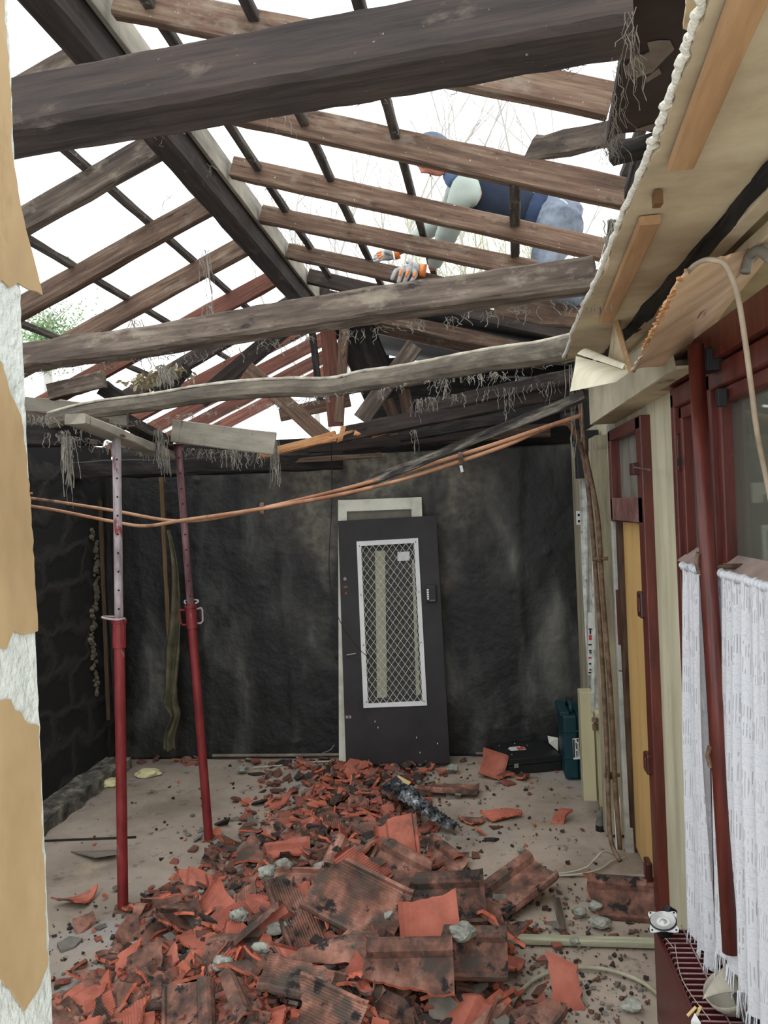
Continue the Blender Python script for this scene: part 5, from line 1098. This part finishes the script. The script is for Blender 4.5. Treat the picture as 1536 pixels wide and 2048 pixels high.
for h in heroes: hero(*h[:6], sc_=h[6] if len(h) > 6 else 1.0)
HN = ['the large grooved tilted tile', 'the two-ribbed brown tile', 'the complete brown tile', 'the scraped tile by the radiator', 'the upturned orange tile', 'the orange hollow tile', 'the flat two-ribbed tile', 'the brown squared tile', 'the dark grooved tile', 'the black-stained tile', 'the sooty dark tile', 'the long dark slab', 'the lone curved orange tile', 'the bottom pair-ribbed tile', 'the bottom pale grooved tile', 'the flat slab at the heap’s end', 'the tile against the black case', 'the black tool case', 'the black case corner', 'the open floor’s orange piece', 'the open floor’s red-brown piece', 'the lone orange flake', 'the angular brown piece', 'the piece under the squared tile', 'the heap’s right edge half tile', 'the orange edged tile', 'the left shoulder’s orange tile', 'the upper left orange flake', 'the upright tile corner', 'the further prop foot', 'the dark curled piece', 'the narrow red sliver', 'the ribbed piece by the nearer prop', 'the lower left slab', 'the bottom left shard']
# the heap: pieces nothing tells apart share their label
outl = [((560, 1530), (900, 1530)), ((490, 1600), (890, 1600)), ((440, 1680), (880, 1680)), ((420, 1740), (900, 1740)), ((300, 1800), (1000, 1800)), ((260, 1860), (1030, 1860)), ((190, 1920), (1000, 1920)), ((160, 1980), (990, 1980)), ((110, 2048), (1040, 2048)), ((150, 2120), (1050, 2120))]
def rng_at(py):
    for i in range(len(outl) - 1):
        a, b = outl[i], outl[i + 1]
        if a[0][1] <= py <= b[0][1]:
            t = (py - a[0][1]) / (b[0][1] - a[0][1]); return a[0][0] * (1 - t) + b[0][0] * t, a[1][0] * (1 - t) + b[1][0] * t
    return 200, 1000
rp = random.Random(11); pieces = []; HP = [PZ(h[0], h[1], h[2]) for h in heroes[:17]]
ys = [1525 + 590 * ((i + .5) / 262) ** .95 for i in range(262)]
for i, py in enumerate(ys):
    a, b = rng_at(py); k = rp.gauss(.52, .24); k = min(1, max(0, k)); px = a + (b - a) * k
    for _ in range(12):
        p0 = PZ(px, py); z = PH(p0.x, p0.y); p1 = PZ(px, py, z); z = PH(p1.x, p1.y)
        if all((p1.xy - c_.xy).length > .16 and not (abs(p1.x - c_.x) < .12 and -.28 < p1.y - c_.y < 0) for c_ in HP): break
        px = a + (b - a) * rp.random()
    near = min(1, max(0, (py - 1560) / 360))
    edge = abs(k - .5) * 2
    if near < .45: me = rp.choice(small if rp.random() < .55 else midf); sc_ = rp.uniform(.75, 1.1)
    else: me = rp.choice(big if rp.random() < .28 * (1 - edge) else (midf if rp.random() < .62 else small)); sc_ = rp.uniform(.8, 1.1)
    pieces.append((p1, z, me, sc_, edge, near))
first = {}
for p, z, me, sc_, edge, near in pieces:
    o = bpy.data.objects.new('roof_tile_fragment', me); COL.objects.link(o)
    tl_ = (1 - .6 * edge) * 26
    o.rotation_euler = (Matrix.Rotation(R_(rp.gauss(16 * (1 - edge), tl_)), 3, 'X') @ Matrix.Rotation(R_(rp.gauss(0, tl_)), 3, 'Y') @ Matrix.Rotation(rp.uniform(0, 6.28), 3, 'Z') @ Matrix.Rotation(math.pi if rp.random() < .35 else 0, 3, 'Y')).to_euler()
    o.location = (p.x, p.y, max(.018, z + rp.uniform(.0, .05) * min(1, z * 8))); o.scale = (sc_,) * 3
    e_ = extent(me) * sc_; size = 'tiny' if e_ < .05 else 'small' if e_ < .075 else 'mid-sized' if e_ < .11 else 'large'
    face = 'orange underside up' if o.matrix_basis.to_3x3()[2][2] < 0 else 'brown face up'
    hh = min(heroes, key=lambda t: (PZ(t[0], t[1], t[2]) - p).length); q_ = PZ(hh[0], hh[1], hh[2])
    short = HN[heroes.index(hh)]; dx, dy = p.x - q_.x, p.y - q_.y
    rel = ('behind' if dy > 0 else 'before') if abs(dy) > abs(dx) else ('right of' if dx > 0 else 'left of')
    tag(o, '%s tile fragment, %s, %s %s' % (size, face, rel, short), 'roof tile', 'broken tile fragments in the heap')
# mortar lumps
def lump(px, py, r, z, label, seed):
    q = PZ(px, py, z); bm = bmesh.new(); bmesh.ops.create_icosphere(bm, subdivisions=3, radius=1)
    for v in bm.verts:
        k = 1 + .45 * noise.noise(v.co * 1.1 + Vector((seed * 3, 0, 0))) + .16 * noise.noise(v.co * 4 + Vector((0, seed, 0))); v.co = Vector((v.co.x * r * k, v.co.y * r * .75 * k, v.co.z * r * .55 * k))
    me = bpy.data.meshes.new('mortar_lump'); bm.to_mesh(me); bm.free(); me.materials.append(MORTAR)
    o = bpy.data.objects.new('mortar_lump', me); COL.objects.link(o); o.location = q; o.rotation_euler = (0, .3 * math.sin(seed), seed); tag(o, label, 'mortar')
for i, (a, b, r, z, l) in enumerate(((928, 1862, .065, .3, 'grey-green mortar lump lying on the tiles at the heap’s right'), (478, 1832, .06, .16, 'largest round mortar lump at the left middle of the heap'), (538, 1745, .06, .16, 'pointed grey mortar lump at the heap’s upper left'),
        (566, 1728, .05, .17, 'flat pale mortar lump just right of the pointed one'), (645, 1735, .055, .2, 'pale mortar lump beside the sooty dark tile'), (560, 1848, .07, .2, 'long grey mortar slab against the dark grooved tile'), (528, 1898, .05, .17, 'grey mortar lump below the long mortar slab'),
        (445, 1928, .06, .13, 'bluish grey mortar lump at the lower left of the heap'), (1198, 1845, .05, .03, 'round mortar lump on the floor left of the radiator'), (1160, 1825, .04, .03, 'small mortar lump on the floor between the loose stick and the radiator'), (1192, 1812, .045, .03, 'pale mortar bits on the floor below the scraped tile'),
        (1262, 2010, .045, .03, 'dark mossy lump on the floor inside the cable arc near the radiator'), (560, 1835, .03, .22, 'small mortar crumb on the heap’s left shoulder'), (780, 1828, .04, .25, 'dark lump wedged at the right corner of the large grooved tile'), (400, 1785, .025, .03, 'tiny mortar lump on the floor right of the nearer prop'),
        (905, 1535, .05, .05, 'pale crumpled lump at the foot of the black door’s right edge'), (1150, 1882, .03, .03, 'dark clod left of the radiator’s loudspeaker'), (1042, 1700, .03, .03, 'dark brown clod alone on the right floor'), (485, 1538, .045, .04, 'brown clod on the floor left of the heap’s far end'))):
    lump(a, b, r, z, l, i + 1)
# loose chips and grit
def chips(name, n, gen, m, label, cat='rubble', lo=.008, hi=.03):
    s = MB(); rn = random.Random(len(name) * 3 + n)
    for i in range(n):
        p = gen(rn)
        if p is None: continue
        r = lo + (hi - lo) * rn.random() ** 2.2; k = rn.randint(3, 5); a0 = rn.uniform(0, 6.28)
        pl = [Vector((math.cos(a0 + 6.283 * j / k) * r * rn.uniform(.6, 1.1), math.sin(a0 + 6.283 * j / k) * r * rn.uniform(.6, 1.1), 0)) for j in range(k)]
        Rm = Euler((rn.gauss(0, .35), rn.gauss(0, .35), 0)).to_matrix(); s.prism([p + Rm @ q for q in pl], Rm @ Vector((0, 0, min(.014, r * .7))), rn.randint(0, len(m) - 1))
    o = s.build(name, m, fix=False); return tag(o, label, cat, kind='stuff')
CH = [mat('chip_brown', ['#503930', '#6a4a3e'], 20), mat('chip_orange', ['#9a543f', '#ad644d'], 20), mat('chip_dark', ['#2b2523', '#3d3531'], 20), mat('chip_red', ['#744438', '#865144'], 20), mat('chip_grey', ['#5f5b54', '#77736a'], 20)]
def g_heap(rn):
    py = 1520 + 540 * rn.random() ** .9; a, b = rng_at(py); k = rn.gauss(.5, .24); px = a + (b - a) * k; p = PZ(px, py); z = PH(p.x, p.y); p = PZ(px, py, z); return Vector((p.x, p.y, max(.0, PH(p.x, p.y) * .95 - .005) + rn.uniform(-.005, .02)))
chips('tile_chips', 3600, g_heap, [CH[0], CH[1], CH[3], CH[3], CH[0], CH[2], CH[4]], 'small red-brown chips and splinters filling the gaps of the tile heap', lo=.012, hi=.075)
def g_floor(rn):
    y = rn.uniform(2.9, 6.7); c = -.55 + (6 - y) * .08; x = rn.gauss(c, 1.0)
    if x < XL + .3 or x > .62: return None
    return Vector((x, y, .004))
chips('floor_grit', 1500, g_floor, [CH[0], CH[2], CH[2], CH[4], CH[1]], 'scattered grit and small tile crumbs on the open floor', lo=.003, hi=.02)
def g_left(rn):
    y = rn.uniform(3.0, 4.4); return Vector((rn.gauss(-1.7, .35), y, .004))
chips('soot_crumbs', 500, g_left, [CH[2], CH[4], CH[2]], 'dark soot crumbs on the floor at the lower left', lo=.004, hi=.02)
def g_right(rn):
    p = PZ(rn.uniform(1020, 1300), rn.uniform(1770, 2048)); return Vector((p.x, p.y, .004))
chips('plaster_grit', 500, g_right, [CH[4], CH[4], CH[2], CH[0]], 'grey plaster grit on the floor left of the red radiator', lo=.003, hi=.018)

# foil strip, papers, sticks, cables
fp = [PZ(*p) for p in ((788, 1575, .16), (812, 1590, .17), (840, 1612, .13), (870, 1635, .09), (895, 1652, .05), (916, 1660, .03))]; fp = spline(fp, 8); n = len(fp) - 1
s = MB(); s.slab(lambda u, v: fp[int(round(u * n))] + Vector(((v - .5) * .16 * (1 - u * .75), (v - .5) * .1 * (1 - u * .7), .05 * abs(noise.noise(Vector((u * 16, v * 5, 2)))) + .03 * math.sin(math.pi * v))), n, 14, (0, 0, .002)); o = s.build('foil_strip', FOIL); tag(o, 'crumpled black and silver foil strip lying down the heap’s far right side', 'foil')
o = MB().prism([PZ(797, 1552, .17), PZ(822, 1566, .16), (PZ(816, 1572, .16)), PZ(792, 1560, .17)], (0, 0, .006)).build('yellow_card', TAPE); tag(o, 'small yellow card at the upper end of the foil strip', 'card')
o = MB().prism([PZ(765, 1572, .15), PZ(792, 1553, .19), PZ(812, 1570, .15), PZ(785, 1575, .14)], (0, 0, .006)).build('black_wrapper', BLACKMET); tag(o, 'black wrapper triangle beside the yellow card', 'wrapper')
beam('pale_board', PZ(965, 1876, .025), PZ(1312, 1886, .025), .05, .03, mat('pale_grey_green_board', ['#7c7b68', '#97967f', '#a8a78f'], 3, G), 'long pale grey-green board on the floor from the heap to the radiator', 'board', rough=.002)
beam('loose_stick', PZ(1113, 1798, .02), PZ(1126, 1862, .02), .035, .02, WOODG, 'short brown stick standing out alone on the floor left of the scraped tile', 'stick')
beam('thin_rod', PZ(70, 1682, .012), PZ(272, 1674, .012), .012, .01, CHAR, 'long thin dark rod on the floor behind the nearer prop', 'rod')
beam('metal_strip', PZ(1035, 1748, .008), PZ(1290, 1752, .008), .02, .01, GREYPLANK, 'thin metal threshold strip across the floor before the yellow door', 'strip')
s = MB(); s.prism([PZ(142, 1705, .0), PZ(232, 1702, .0), PZ(236, 1709, .035), PZ(190, 1716, .03)], (0, 0, .008)); o = s.build('lifted_flooring', mat('floor_sheet', ['#6e675f', '#857c72'], 6)); tag(o, 'lifted flap of floor sheet with a dark slit left of the nearer prop', 'flooring')
pipe('white_cable', [PZ(*p, .015) for p in ((1060, 1752), (1110, 1752), (1160, 1748), (1200, 1738), (1225, 1722), (1250, 1715))] , .005, CABLEW, 'lower strand of white cable looping on the floor before the yellow door', 'cable', 'white cables by the yellow door')
pipe('white_cable', [PZ(*p) for p in ((1070, 1748, .015), (1130, 1746, .015), (1172, 1735, .02), (1190, 1718, .08), (1208, 1703, .1), (1232, 1712, .05))], .005, CABLEW, 'upper strand of white cable arching by the brown pipes’ feet', 'cable', 'white cables by the yellow door')
pipe('floor_conduit', [PZ(*p, .02) for p in ((1022, 2010), (1040, 1985), (1075, 1955), (1130, 1938), (1190, 1936), (1240, 1946), (1285, 1965), (1318, 1990))], .009, mat('dusty_conduit', ['#8c8873', '#a5a18b'], 10), 'pale conduit arching on the floor in front of the pale board', 'cable')

# ============================================================ THE WORKER ON THE ROOF
def skin_mesh(chains, level=2):
    """chains: lists of (point, radius | (rx, ry)); equal points are shared joints. Returns evaluated mesh data (verts, faces)."""
    vs = []; rs = []; es = []; idx = {}
    for ch in chains:
        prev = None
        for p, r in ch:
            key = tuple(round(c, 4) for c in p)
            if key not in idx: idx[key] = len(vs); vs.append(p); rs.append(r)
            i = idx[key]
            if prev is not None and prev != i: es.append((prev, i))
            prev = i
    me = bpy.data.meshes.new('skin_tmp'); me.from_pydata([tuple(v) for v in vs], es, []); me.update()
    o = bpy.data.objects.new('skin_tmp', me); COL.objects.link(o)
    m = o.modifiers.new('skin', 'SKIN'); m.use_smooth_shade = True
    for i, sv in enumerate(me.skin_vertices[0].data):
        r = rs[i]; sv.radius = r if isinstance(r, tuple) else (r, r); sv.use_root = (i == 0)
    sb = o.modifiers.new('sub', 'SUBSURF'); sb.levels = level; sb.render_levels = level
    dg = bpy.context.evaluated_depsgraph_get(); ev = o.evaluated_get(dg); em = bpy.data.meshes.new_from_object(ev)
    V = [v.co.copy() for v in em.vertices]; F_ = [list(p.vertices) for p in em.polygons]
    bpy.data.objects.remove(o); bpy.data.meshes.remove(me); bpy.data.meshes.remove(em); return V, F_
def P3(px, py, y): return PY(px, py, y)
def person():
    YB_ = 4.72
    pel = P3(1112, 440, 4.75); wai = P3(1050, 425, 4.74); che = P3(975, 395, 4.72); nb = P3(918, 355, 4.7); nk = P3(897, 332, 4.68)
    shn, shf = P3(925, 378, 4.52), P3(925, 365, 4.9)
    eln, wrn = P3(893, 470, 4.72), P3(862, 540, 5.0)
    elf, wrf = P3(885, 440, 5.2), P3(790, 508, 5.35)
    hpn, hpf = P3(1118, 455, 4.62), P3(1118, 450, 4.86)
    knn, knf = P3(1078, 560, 4.58), P3(1085, 560, 4.95)
    ann, anf = P3(1168, 604, 4.62), P3(1170, 600, 4.95); ton, tof = P3(1215, 622, 4.62), P3(1215, 616, 4.95)
    t = thing('person', pel, 'person kneeling on the rafters in navy vest and cap, gloved hand on a rafter', 'person')
    body = [[(pel, .09), (wai, .085), (che, .095), (nb, .06), (nk, .052)],
            [(che, .095), (shn, .04), (eln, .036), (wrn, .03)], [(che, .095), (shf, .04), (elf, .036), (wrf, .03)],
            [(pel, .09), (hpn, .06), (knn, .045), (ann, .04), (ton, .035)], [(pel, .09), (hpf, .06), (knf, .045), (anf, .04), (tof, .035)]]
    V, F_ = skin_mesh(body)
    # head: an oval with brow, nose, lips, chin and ears, looking down and to the left
    hc = P3(868, 312, 4.66); fwd = Vector((-.62, -.12, -.62)).normalized(); up = (Vector((-.66, 0, .75)) - fwd * Vector((-.66, 0, .75)).dot(fwd)).normalized(); side = up.cross(fwd).normalized()
    s = MB(); s.add(V, F_, 0); n1, n2 = 36, 24; o0 = len(s.v)
    def head_pt(th, ph):
        d = Vector((math.sin(ph) * math.cos(th), math.sin(ph) * math.sin(th), math.cos(ph)))    # x forward, y side, z up
        x, y, z = d.x * .1, d.y * .077, d.z * .122
        g = lambda cy, cz, wy, wz: math.exp(-((d.y - cy) / wy) ** 2 - ((d.z - cz) / wz) ** 2) if d.x > 0 else 0
        x += .024 * g(0, -.12, .14, .16) + .012 * g(0, -.02, .1, .25) + .008 * g(0, .25, .5, .1) - .012 * (g(.36, .06, .16, .1) + g(-.36, .06, .16, .1))
        x += .007 * g(0, -.45, .28, .06) + .006 * g(0, -.55, .25, .05) + .012 * g(0, -.8, .3, .14) - .004 * g(0, -.5, .22, .03)
        if z < 0: y *= 1 - .22 * (-d.z) ; 
        return hc + fwd * x + side * y + up * z
    for j in range(n2 + 1):
        for i in range(n1): s.v.append(head_pt(2 * math.pi * i / n1, max(.02, min(math.pi - .02, math.pi * j / n2))))
    for j in range(n2):
        for i in range(n1):
            a = o0 + j * n1 + i; b = o0 + j * n1 + (i + 1) % n1; s.f.append([a, b, b + n1, a + n1]); s.m.append(0)
    for sg in (1, -1):
        c = hc + side * .078 * sg - up * .005; s.tube([c - up * .03, c + fwd * -.008 + up * .0, c + up * .028 - fwd * .01], [.008, .014, .012], 8)
    b = s.build('body', SKIN, t, smooth=True)
    rm = b.modifiers.new('fuse', 'REMESH'); rm.mode = 'VOXEL'; rm.voxel_size = .008; rm.use_smooth_shade = True
    for sg in (1, -1):
        e = hc + fwd * .086 + side * .03 * sg + up * .01; s = MB(); s.lathe([(0, .011), (.008, .008), (.011, 0), (.008, -.008), (0, -.011)], 10, e); s.build('eye', LABELW, t, smooth=True)
    s = MB(); mo = hc + fwd * .098 - up * .06; s.tube([mo - side * .024 - fwd * .008, mo, mo + side * .024 - fwd * .008], [.003, .005, .003], 6); s.build('lips', mat('lip_red', ['#8a4a42', '#96544b'], 8, bump=0), t, smooth=True)
    # cap
    s = MB(); cprof = []
    for j in range(9):
        a = math.pi / 2 * j / 8; cprof.append((math.cos(a), math.sin(a)))
    nseg = 28; o0 = len(s.v); back = -fwd
    for r, h in [(1.0, -.25)] + cprof:
        for k in range(nseg):
            a = 2 * math.pi * k / nseg; s.v.append(hc + up * .02 + fwd * (r * math.cos(a) * .112 - .008) + side * r * math.sin(a) * .09 + up * h * .118)
    for j in range(9):
        for k in range(nseg): a = o0 + j * nseg + k; b_ = o0 + j * nseg + (k + 1) % nseg; s.f.append([a, b_, b_ + nseg, a + nseg]); s.m.append(0)
    s.build('cap', CAPM, t, smooth=True)
    def cloth(name, chains, m, extra=0, **k):
        V, F_ = skin_mesh(chains); s = MB(); s.add(V, F_); s2 = s.build(name, m, t, smooth=True)
        tx = bpy.data.textures.new(name + '_folds', 'CLOUDS'); tx.noise_scale = .09; d = s2.modifiers.new('folds', 'DISPLACE'); d.texture = tx; d.strength = .03 + extra; d.mid_level = .5; return s2
    cloth('vest', [[(P3(1070, 432, 4.74), .165), (P3(1010, 412, 4.73), .175), (P3(960, 390, 4.72), .19), (P3(918, 352, 4.7), .12)]], NAVY)
    cloth('shirt', [[(P3(1125, 445, 4.75), .15), (P3(1085, 436, 4.74), .165), (P3(1040, 420, 4.74), .16)]], mat('dark_blue_shirt', ['#222d42', '#33425c'], 6, rough=.9, bump=.4), .01)
    cloth('collar', [[(P3(925, 362, 4.7), .1), (P3(905, 342, 4.69), .075), (P3(897, 332, 4.68), .068)]], mat('blue_collar', ['#4b5f7c', '#61779a'], 6))
    for a, b_, c, d_ in ((P3(945, 385, 4.6), shn, eln, wrn), (P3(945, 372, 4.85), shf, elf, wrf)):
        m_ = SLEEVE
        cloth('sleeve', [[(a, .13), (b_, .095), (b_.lerp(c, .5), .066), (c, .068), (c.lerp(d_, .5), .055), (c.lerp(d_, .85), .044)]], m_)
    cloth('trousers', [[(P3(1092, 438, 4.75), .16), (pel, .18), (P3(1150, 455, 4.75), .11)], [(pel, .18), (hpn, .15), (hpn.lerp(knn, .5), .1), (knn, .08), (knn.lerp(ann, .5), .07), (ann, .055)], [(pel, .18), (hpf, .15), (hpf.lerp(knf, .5), .1), (knf, .08), (knf.lerp(anf, .5), .07), (anf, .055)]], JEANS, .01)
    for a, b_ in ((ann, ton), (anf, tof)):
        V, F_ = skin_mesh([[(a, .05), (a.lerp(b_, .5), .05), (b_, .042)]]); s = MB(); s.add(V, F_); s.build('boot', BLACKCASE, t, smooth=True)
    s = MB(); s.tube(spline([P3(1090, 462, 4.55), P3(1093, 425, 4.55), P3(1110, 402, 4.58), P3(1130, 405, 4.56), P3(1142, 430, 4.55), P3(1136, 455, 4.55)], 5), .009, 6); s.build('harness_strap', mat('grey_webbing', ['#8a9299', '#a4acb2'], 10), t, smooth=True)
    # glove gripping the rafter: palm on top, four fingers over its near face, thumb aside
    def glove(w, palm, tips, thumb, label):
        ch = [[(w, .03), (w.lerp(palm[1], .5), (.034)), (palm[1], .034)]]
        V, F_ = skin_mesh([[(w, .032), (w.lerp(palm[0], .4), .034), (palm[0], .036)]] + [[(palm[0], .036)] + [(k, .017), (m_, .0145), (e, .012)] for k, m_, e in tips] + [[(w.lerp(palm[0], .4), .034), (thumb[0], .018), (thumb[1], .014)]])
        s = MB(); s.add(V, F_); g = s.build('glove', GLOVEMAT, t, smooth=True); g['label'] = label
        for k, m_, e in tips[:3]:
            up_ = Vector((0, -.012, .008)); s = MB(); s.tube([k + up_ * 1.1, m_ + up_ * .9], [.008, .008], 8); s.build('orange_patch', ORANGE, g, smooth=True)
        s = MB(); s.tube([w + (w - palm[0]).normalized() * .03, w + (w - palm[0]).normalized() * -.005], [.038, .037], 14); s.build('orange_cuff', ORANGE, g, smooth=True)
    yf = 4.97
    glove(P3(842, 540, 5.03), (P3(818, 537, 5.03), P3(810, 535, 5.0)),
          [(P3(832, 549, 4.99), P3(826, 558, 4.975), P3(818, 570, 4.98)), (P3(817, 545, 4.98), P3(812, 557, 4.965), P3(806, 571, 4.975)), (P3(803, 543, 4.98), P3(800, 555, 4.965), P3(796, 568, 4.975)), (P3(792, 541, 4.99), P3(787, 551, 4.975), P3(783, 561, 4.985))],
          (P3(828, 528, 5.07), P3(812, 524, 5.1)), 'grey and orange work glove')
    # second hand, in a red-brown cuff, reaching past
    glove(wrf, (P3(775, 512, 5.35), P3(770, 512, 5.35)), [(P3(765, 516, 5.32), P3(758, 520, 5.3), P3(750, 524, 5.3)), (P3(764, 512, 5.34), P3(755, 515, 5.33), P3(746, 519, 5.33)), (P3(764, 508, 5.36), P3(755, 510, 5.36), P3(747, 514, 5.36)), (P3(766, 504, 5.38), P3(758, 506, 5.39), P3(751, 509, 5.39))], (P3(776, 504, 5.31), P3(768, 503, 5.28)), 'work glove of the far hand')
person()

# ============================================================ TREES BEYOND
def bare_tree(base, h, n, spread, label, seed, m=BARK, r0=.05):
    rn = random.Random(seed); s = MB()
    def grow(p, d, L, r, lv):
        pts = [p]; q = p; dd = d.copy()
        for k in range(5):
            dd = (dd + Vector((rn.gauss(0, .12), rn.gauss(0, .12), rn.gauss(.02, .06)))).normalized(); q = q + dd * L / 5; pts.append(q)
        s.tube(pts, [r * (1 - .12 * k) for k in range(6)], 5)
        if lv < 4:
            for k in range(rn.randint(2, 4)):
                i = rn.randint(2, 5); nd_ = (dd + Vector((rn.gauss(0, .45), rn.gauss(0, .3), rn.gauss(.15, .25)))).normalized(); grow(pts[i], nd_, L * rn.uniform(.5, .75), r * .55, lv + 1)
    for k in range(n):
        grow(Vector(base) + Vector((rn.uniform(-spread, spread), rn.uniform(-.4, .4), 0)), Vector((rn.gauss(0, .12), 0, 1)).normalized(), h * rn.uniform(.3, .45), r0, 1)
    o = s.build('bare_tree', m); return tag(o, label, 'tree', 'trees beyond the roof')
def at(px, d): p = PY(px, 1000, d); return (p.x, d, 0)
b0 = at(760, 13); bare_tree((b0[0], 13, 2.6), 8.5, 7, 1.6, 'pale bare thicket of thin branches behind the worker’s head', 4, r0=.035)
b0 = at(1010, 12); bare_tree((b0[0], 12, 3.6), 6.6, 6, 1.2, 'bare thin tree behind the worker’s back', 9, r0=.03)
b0 = at(1000, 8); bare_tree((b0[0], 8.5, 3.3), 3.0, 16, .5, 'yellow-green stalks seen under the worker’s chest', 14, mat('yellow_green_stalks', ['#9a9c7c', '#b3b596'], 8, bump=0), r0=.012)
# green tree at far left
gt = thing('green_tree', PY(90, 1000, 16), 'hazy green leafy tree far off at the left, above the middle tie beam', 'tree')
s = MB(); c = PY(92, 655, 16); rn = random.Random(2); base = Vector((c.x, 16, 0))
s.tube([base, c + Vector((0, 0, -.8)), c + Vector((.1, 0, .3))], [.12, .08, .03], 6)
for k in range(16): s.tube([c + Vector((0, 0, -.9 + k * .07)), c + Vector((rn.uniform(-.7, .6), rn.uniform(-.3, .3), rn.uniform(-.4, .75)))], [.02, .008], 4)
s.build('trunk', BARK, gt)
s = MB()
for k in range(2600):
    a = rn.uniform(0, 6.28); r = abs(rn.gauss(0, .5)); p = c + Vector((math.cos(a) * r * 1.1, rn.uniform(-.4, .4), math.sin(a) * r * .8 - .15)); q = Vector([rn.uniform(-1, 1) for _ in range(3)]).normalized() * .035; w = q.cross(Vector((.3, .8, .5))).normalized() * .02
    s.add([p - q, p + w, p + q, p - w], [(0, 1, 2, 3)])
L_ = s.build('leaves', LEAF, gt, fix=False); L_['kind'] = 'stuff'

# ============================================================ COBWEBS AND LITTER
def strands(name, anchors, label, seed, m=WEB, r=.0016):
    rn = random.Random(seed); s = MB()
    for p, L, k in anchors:
        for j in range(int(k * 1.6)):
            q = p + Vector((rn.gauss(0, .012), rn.gauss(0, .012), 0)); pts = [q]; l = L * rn.uniform(.35, 1.1); n = 5
            for i in range(n): q = q + Vector((rn.gauss(0, .007), rn.gauss(0, .007), -l / n)); pts.append(q)
            rr_ = r * rn.uniform(.5, 1.6); s.tube(pts, [rr_ * rn.uniform(.5, 1.7) for _ in pts], 4, cap=False)
    o = s.build(name, m, fix=False); return tag(o, label, 'cobweb', kind='stuff')
def along(a, b, n, L, k, rn, dz=0):
    out = []
    for i in range(n):
        t = rn.random(); out.append((a.lerp(b, t) + Vector((0, rn.uniform(-.03, .03), dz)), L * rn.uniform(.3, 1.3), rn.randint(1, k)))
    return out
rn = random.Random(8)
A = [(PY(a, b, y), L, k) for a, b, y, L, k in ((265, 140, 1.95, .06, 3), (552, 225, 3.3, .1, 3), (578, 220, 3.3, .12, 3), (415, 330, 3.6, .05, 4), (640, 410, 4, .1, 2), (810, 60, 1.9, .08, 8), (412, 500, 3.7, .3, 10), (345, 390, 3.5, .06, 3))]
A += along(PY(640, 480, 5.0), PY(300, 160, 3.2), 26, .06, 3, rn) + along(PY(300, 260, 2.0), PY(1200, 110, 1.75), 22, .02, 2, rn, .0)
strands('cobweb_strands', A, 'grey cobweb strands hanging from the ridge beam and nearest tie beam', 3, r=.0007)
B_ = along(PY(60, 745, 3.6), PY(1150, 600, 3.0), 80, .05, 3, rn) + along(PY(60, 705, 3.6), PY(1150, 560, 3.0), 50, .03, 2, rn)
strands('cobweb_strands', B_, 'grey cobweb tufts along the middle tie beam', 4, r=.001)
C_ = along(PY(110, 865, 4.7), PY(1130, 725, 4.05), 80, .06, 3, rn) + along(PY(820, 800, 5.5), PY(1130, 760, 5.2), 30, .12, 3, rn) + [(PY(a, b, y), L, k) for a, b, y, L, k in ((893, 760, 4.3, .1, 8), (1140, 730, 4.0, .45, 5), (1010, 800, 4.6, .12, 3), (830, 860, 5.3, .14, 4))]
strands('cobweb_strands', C_, 'cobweb shreds hanging under the pale log and broken collar beams', 5, r=.0012)
D__ = [(PY(a, b, y), L, k) for a, b, y, L, k in ((135, 875, 4.5, .28, 22), (133, 880, 4.5, .4, 6), (318, 860, 4.9, .22, 26), (330, 880, 5.2, .25, 12), (270, 640, 3.9, .1, 5), (550, 880, 5.4, .3, 14), (470, 900, 5.3, .12, 8), (415, 610, 4.6, .1, 8), (325, 730, 4.7, .14, 24), (345, 735, 4.9, .12, 20), (505, 620, 4.6, .12, 10), (575, 640, 4.9, .1, 10), (1225, 440, 2.7, .2, 16), (1215, 470, 2.9, .25, 16), (1190, 540, 3.0, .15, 20))]
D__ += along(PY(90, 865, 4.6), PY(340, 900, 5.2), 50, .07, 4, rn) + along(PY(345, 895, 5.3), PY(545, 905, 5.35), 45, .1, 3, rn) + along(PY(60, 830, 4.4), PY(230, 850, 5.0), 40, .05, 3, rn)
strands('cobweb_strands', D__, 'thick dusty cobweb clumps hanging at the left eaves and under the fascia plank', 6, r=.0015)
strands('cobweb_strands', [(PZ(a, b, 2.95), L, k) for a, b, L, k in ((1262, 20, .12, 5), (1258, 60, .12, 5), (1245, 120, .12, 5), (1230, 190, .1, 8), (1218, 245, .1, 12), (1212, 285, .06, 20))], 'frayed grey fibres down the left edge of the dark roof boarding', 7, m=mat('dark_fibre', ['#4a443c', '#6b645a'], 20, bump=0), r=.0004)
s = MB(); rn = random.Random(6); a, b = PY(262, 770, 5.0), PY(372, 745, 5.25)
for i in range(260):
    p = a.lerp(b, rn.random()) + Vector((rn.gauss(0, .02), rn.gauss(0, .09), rn.gauss(.0, .018))); q = Vector([rn.uniform(-1, 1) for _ in range(3)]).normalized() * .026; w = q.cross(Vector((.2, .5, .9))).normalized() * .014
    s.add([p - q, p + w + Vector((0, 0, .004)), p + q, p - w], [(0, 1, 2, 3)])
o = s.build('dry_leaf_litter', LEAFD, fix=False); tag(o, 'dry leaves caught on the burnt stubs at the left eaves', 'leaves', kind='stuff')
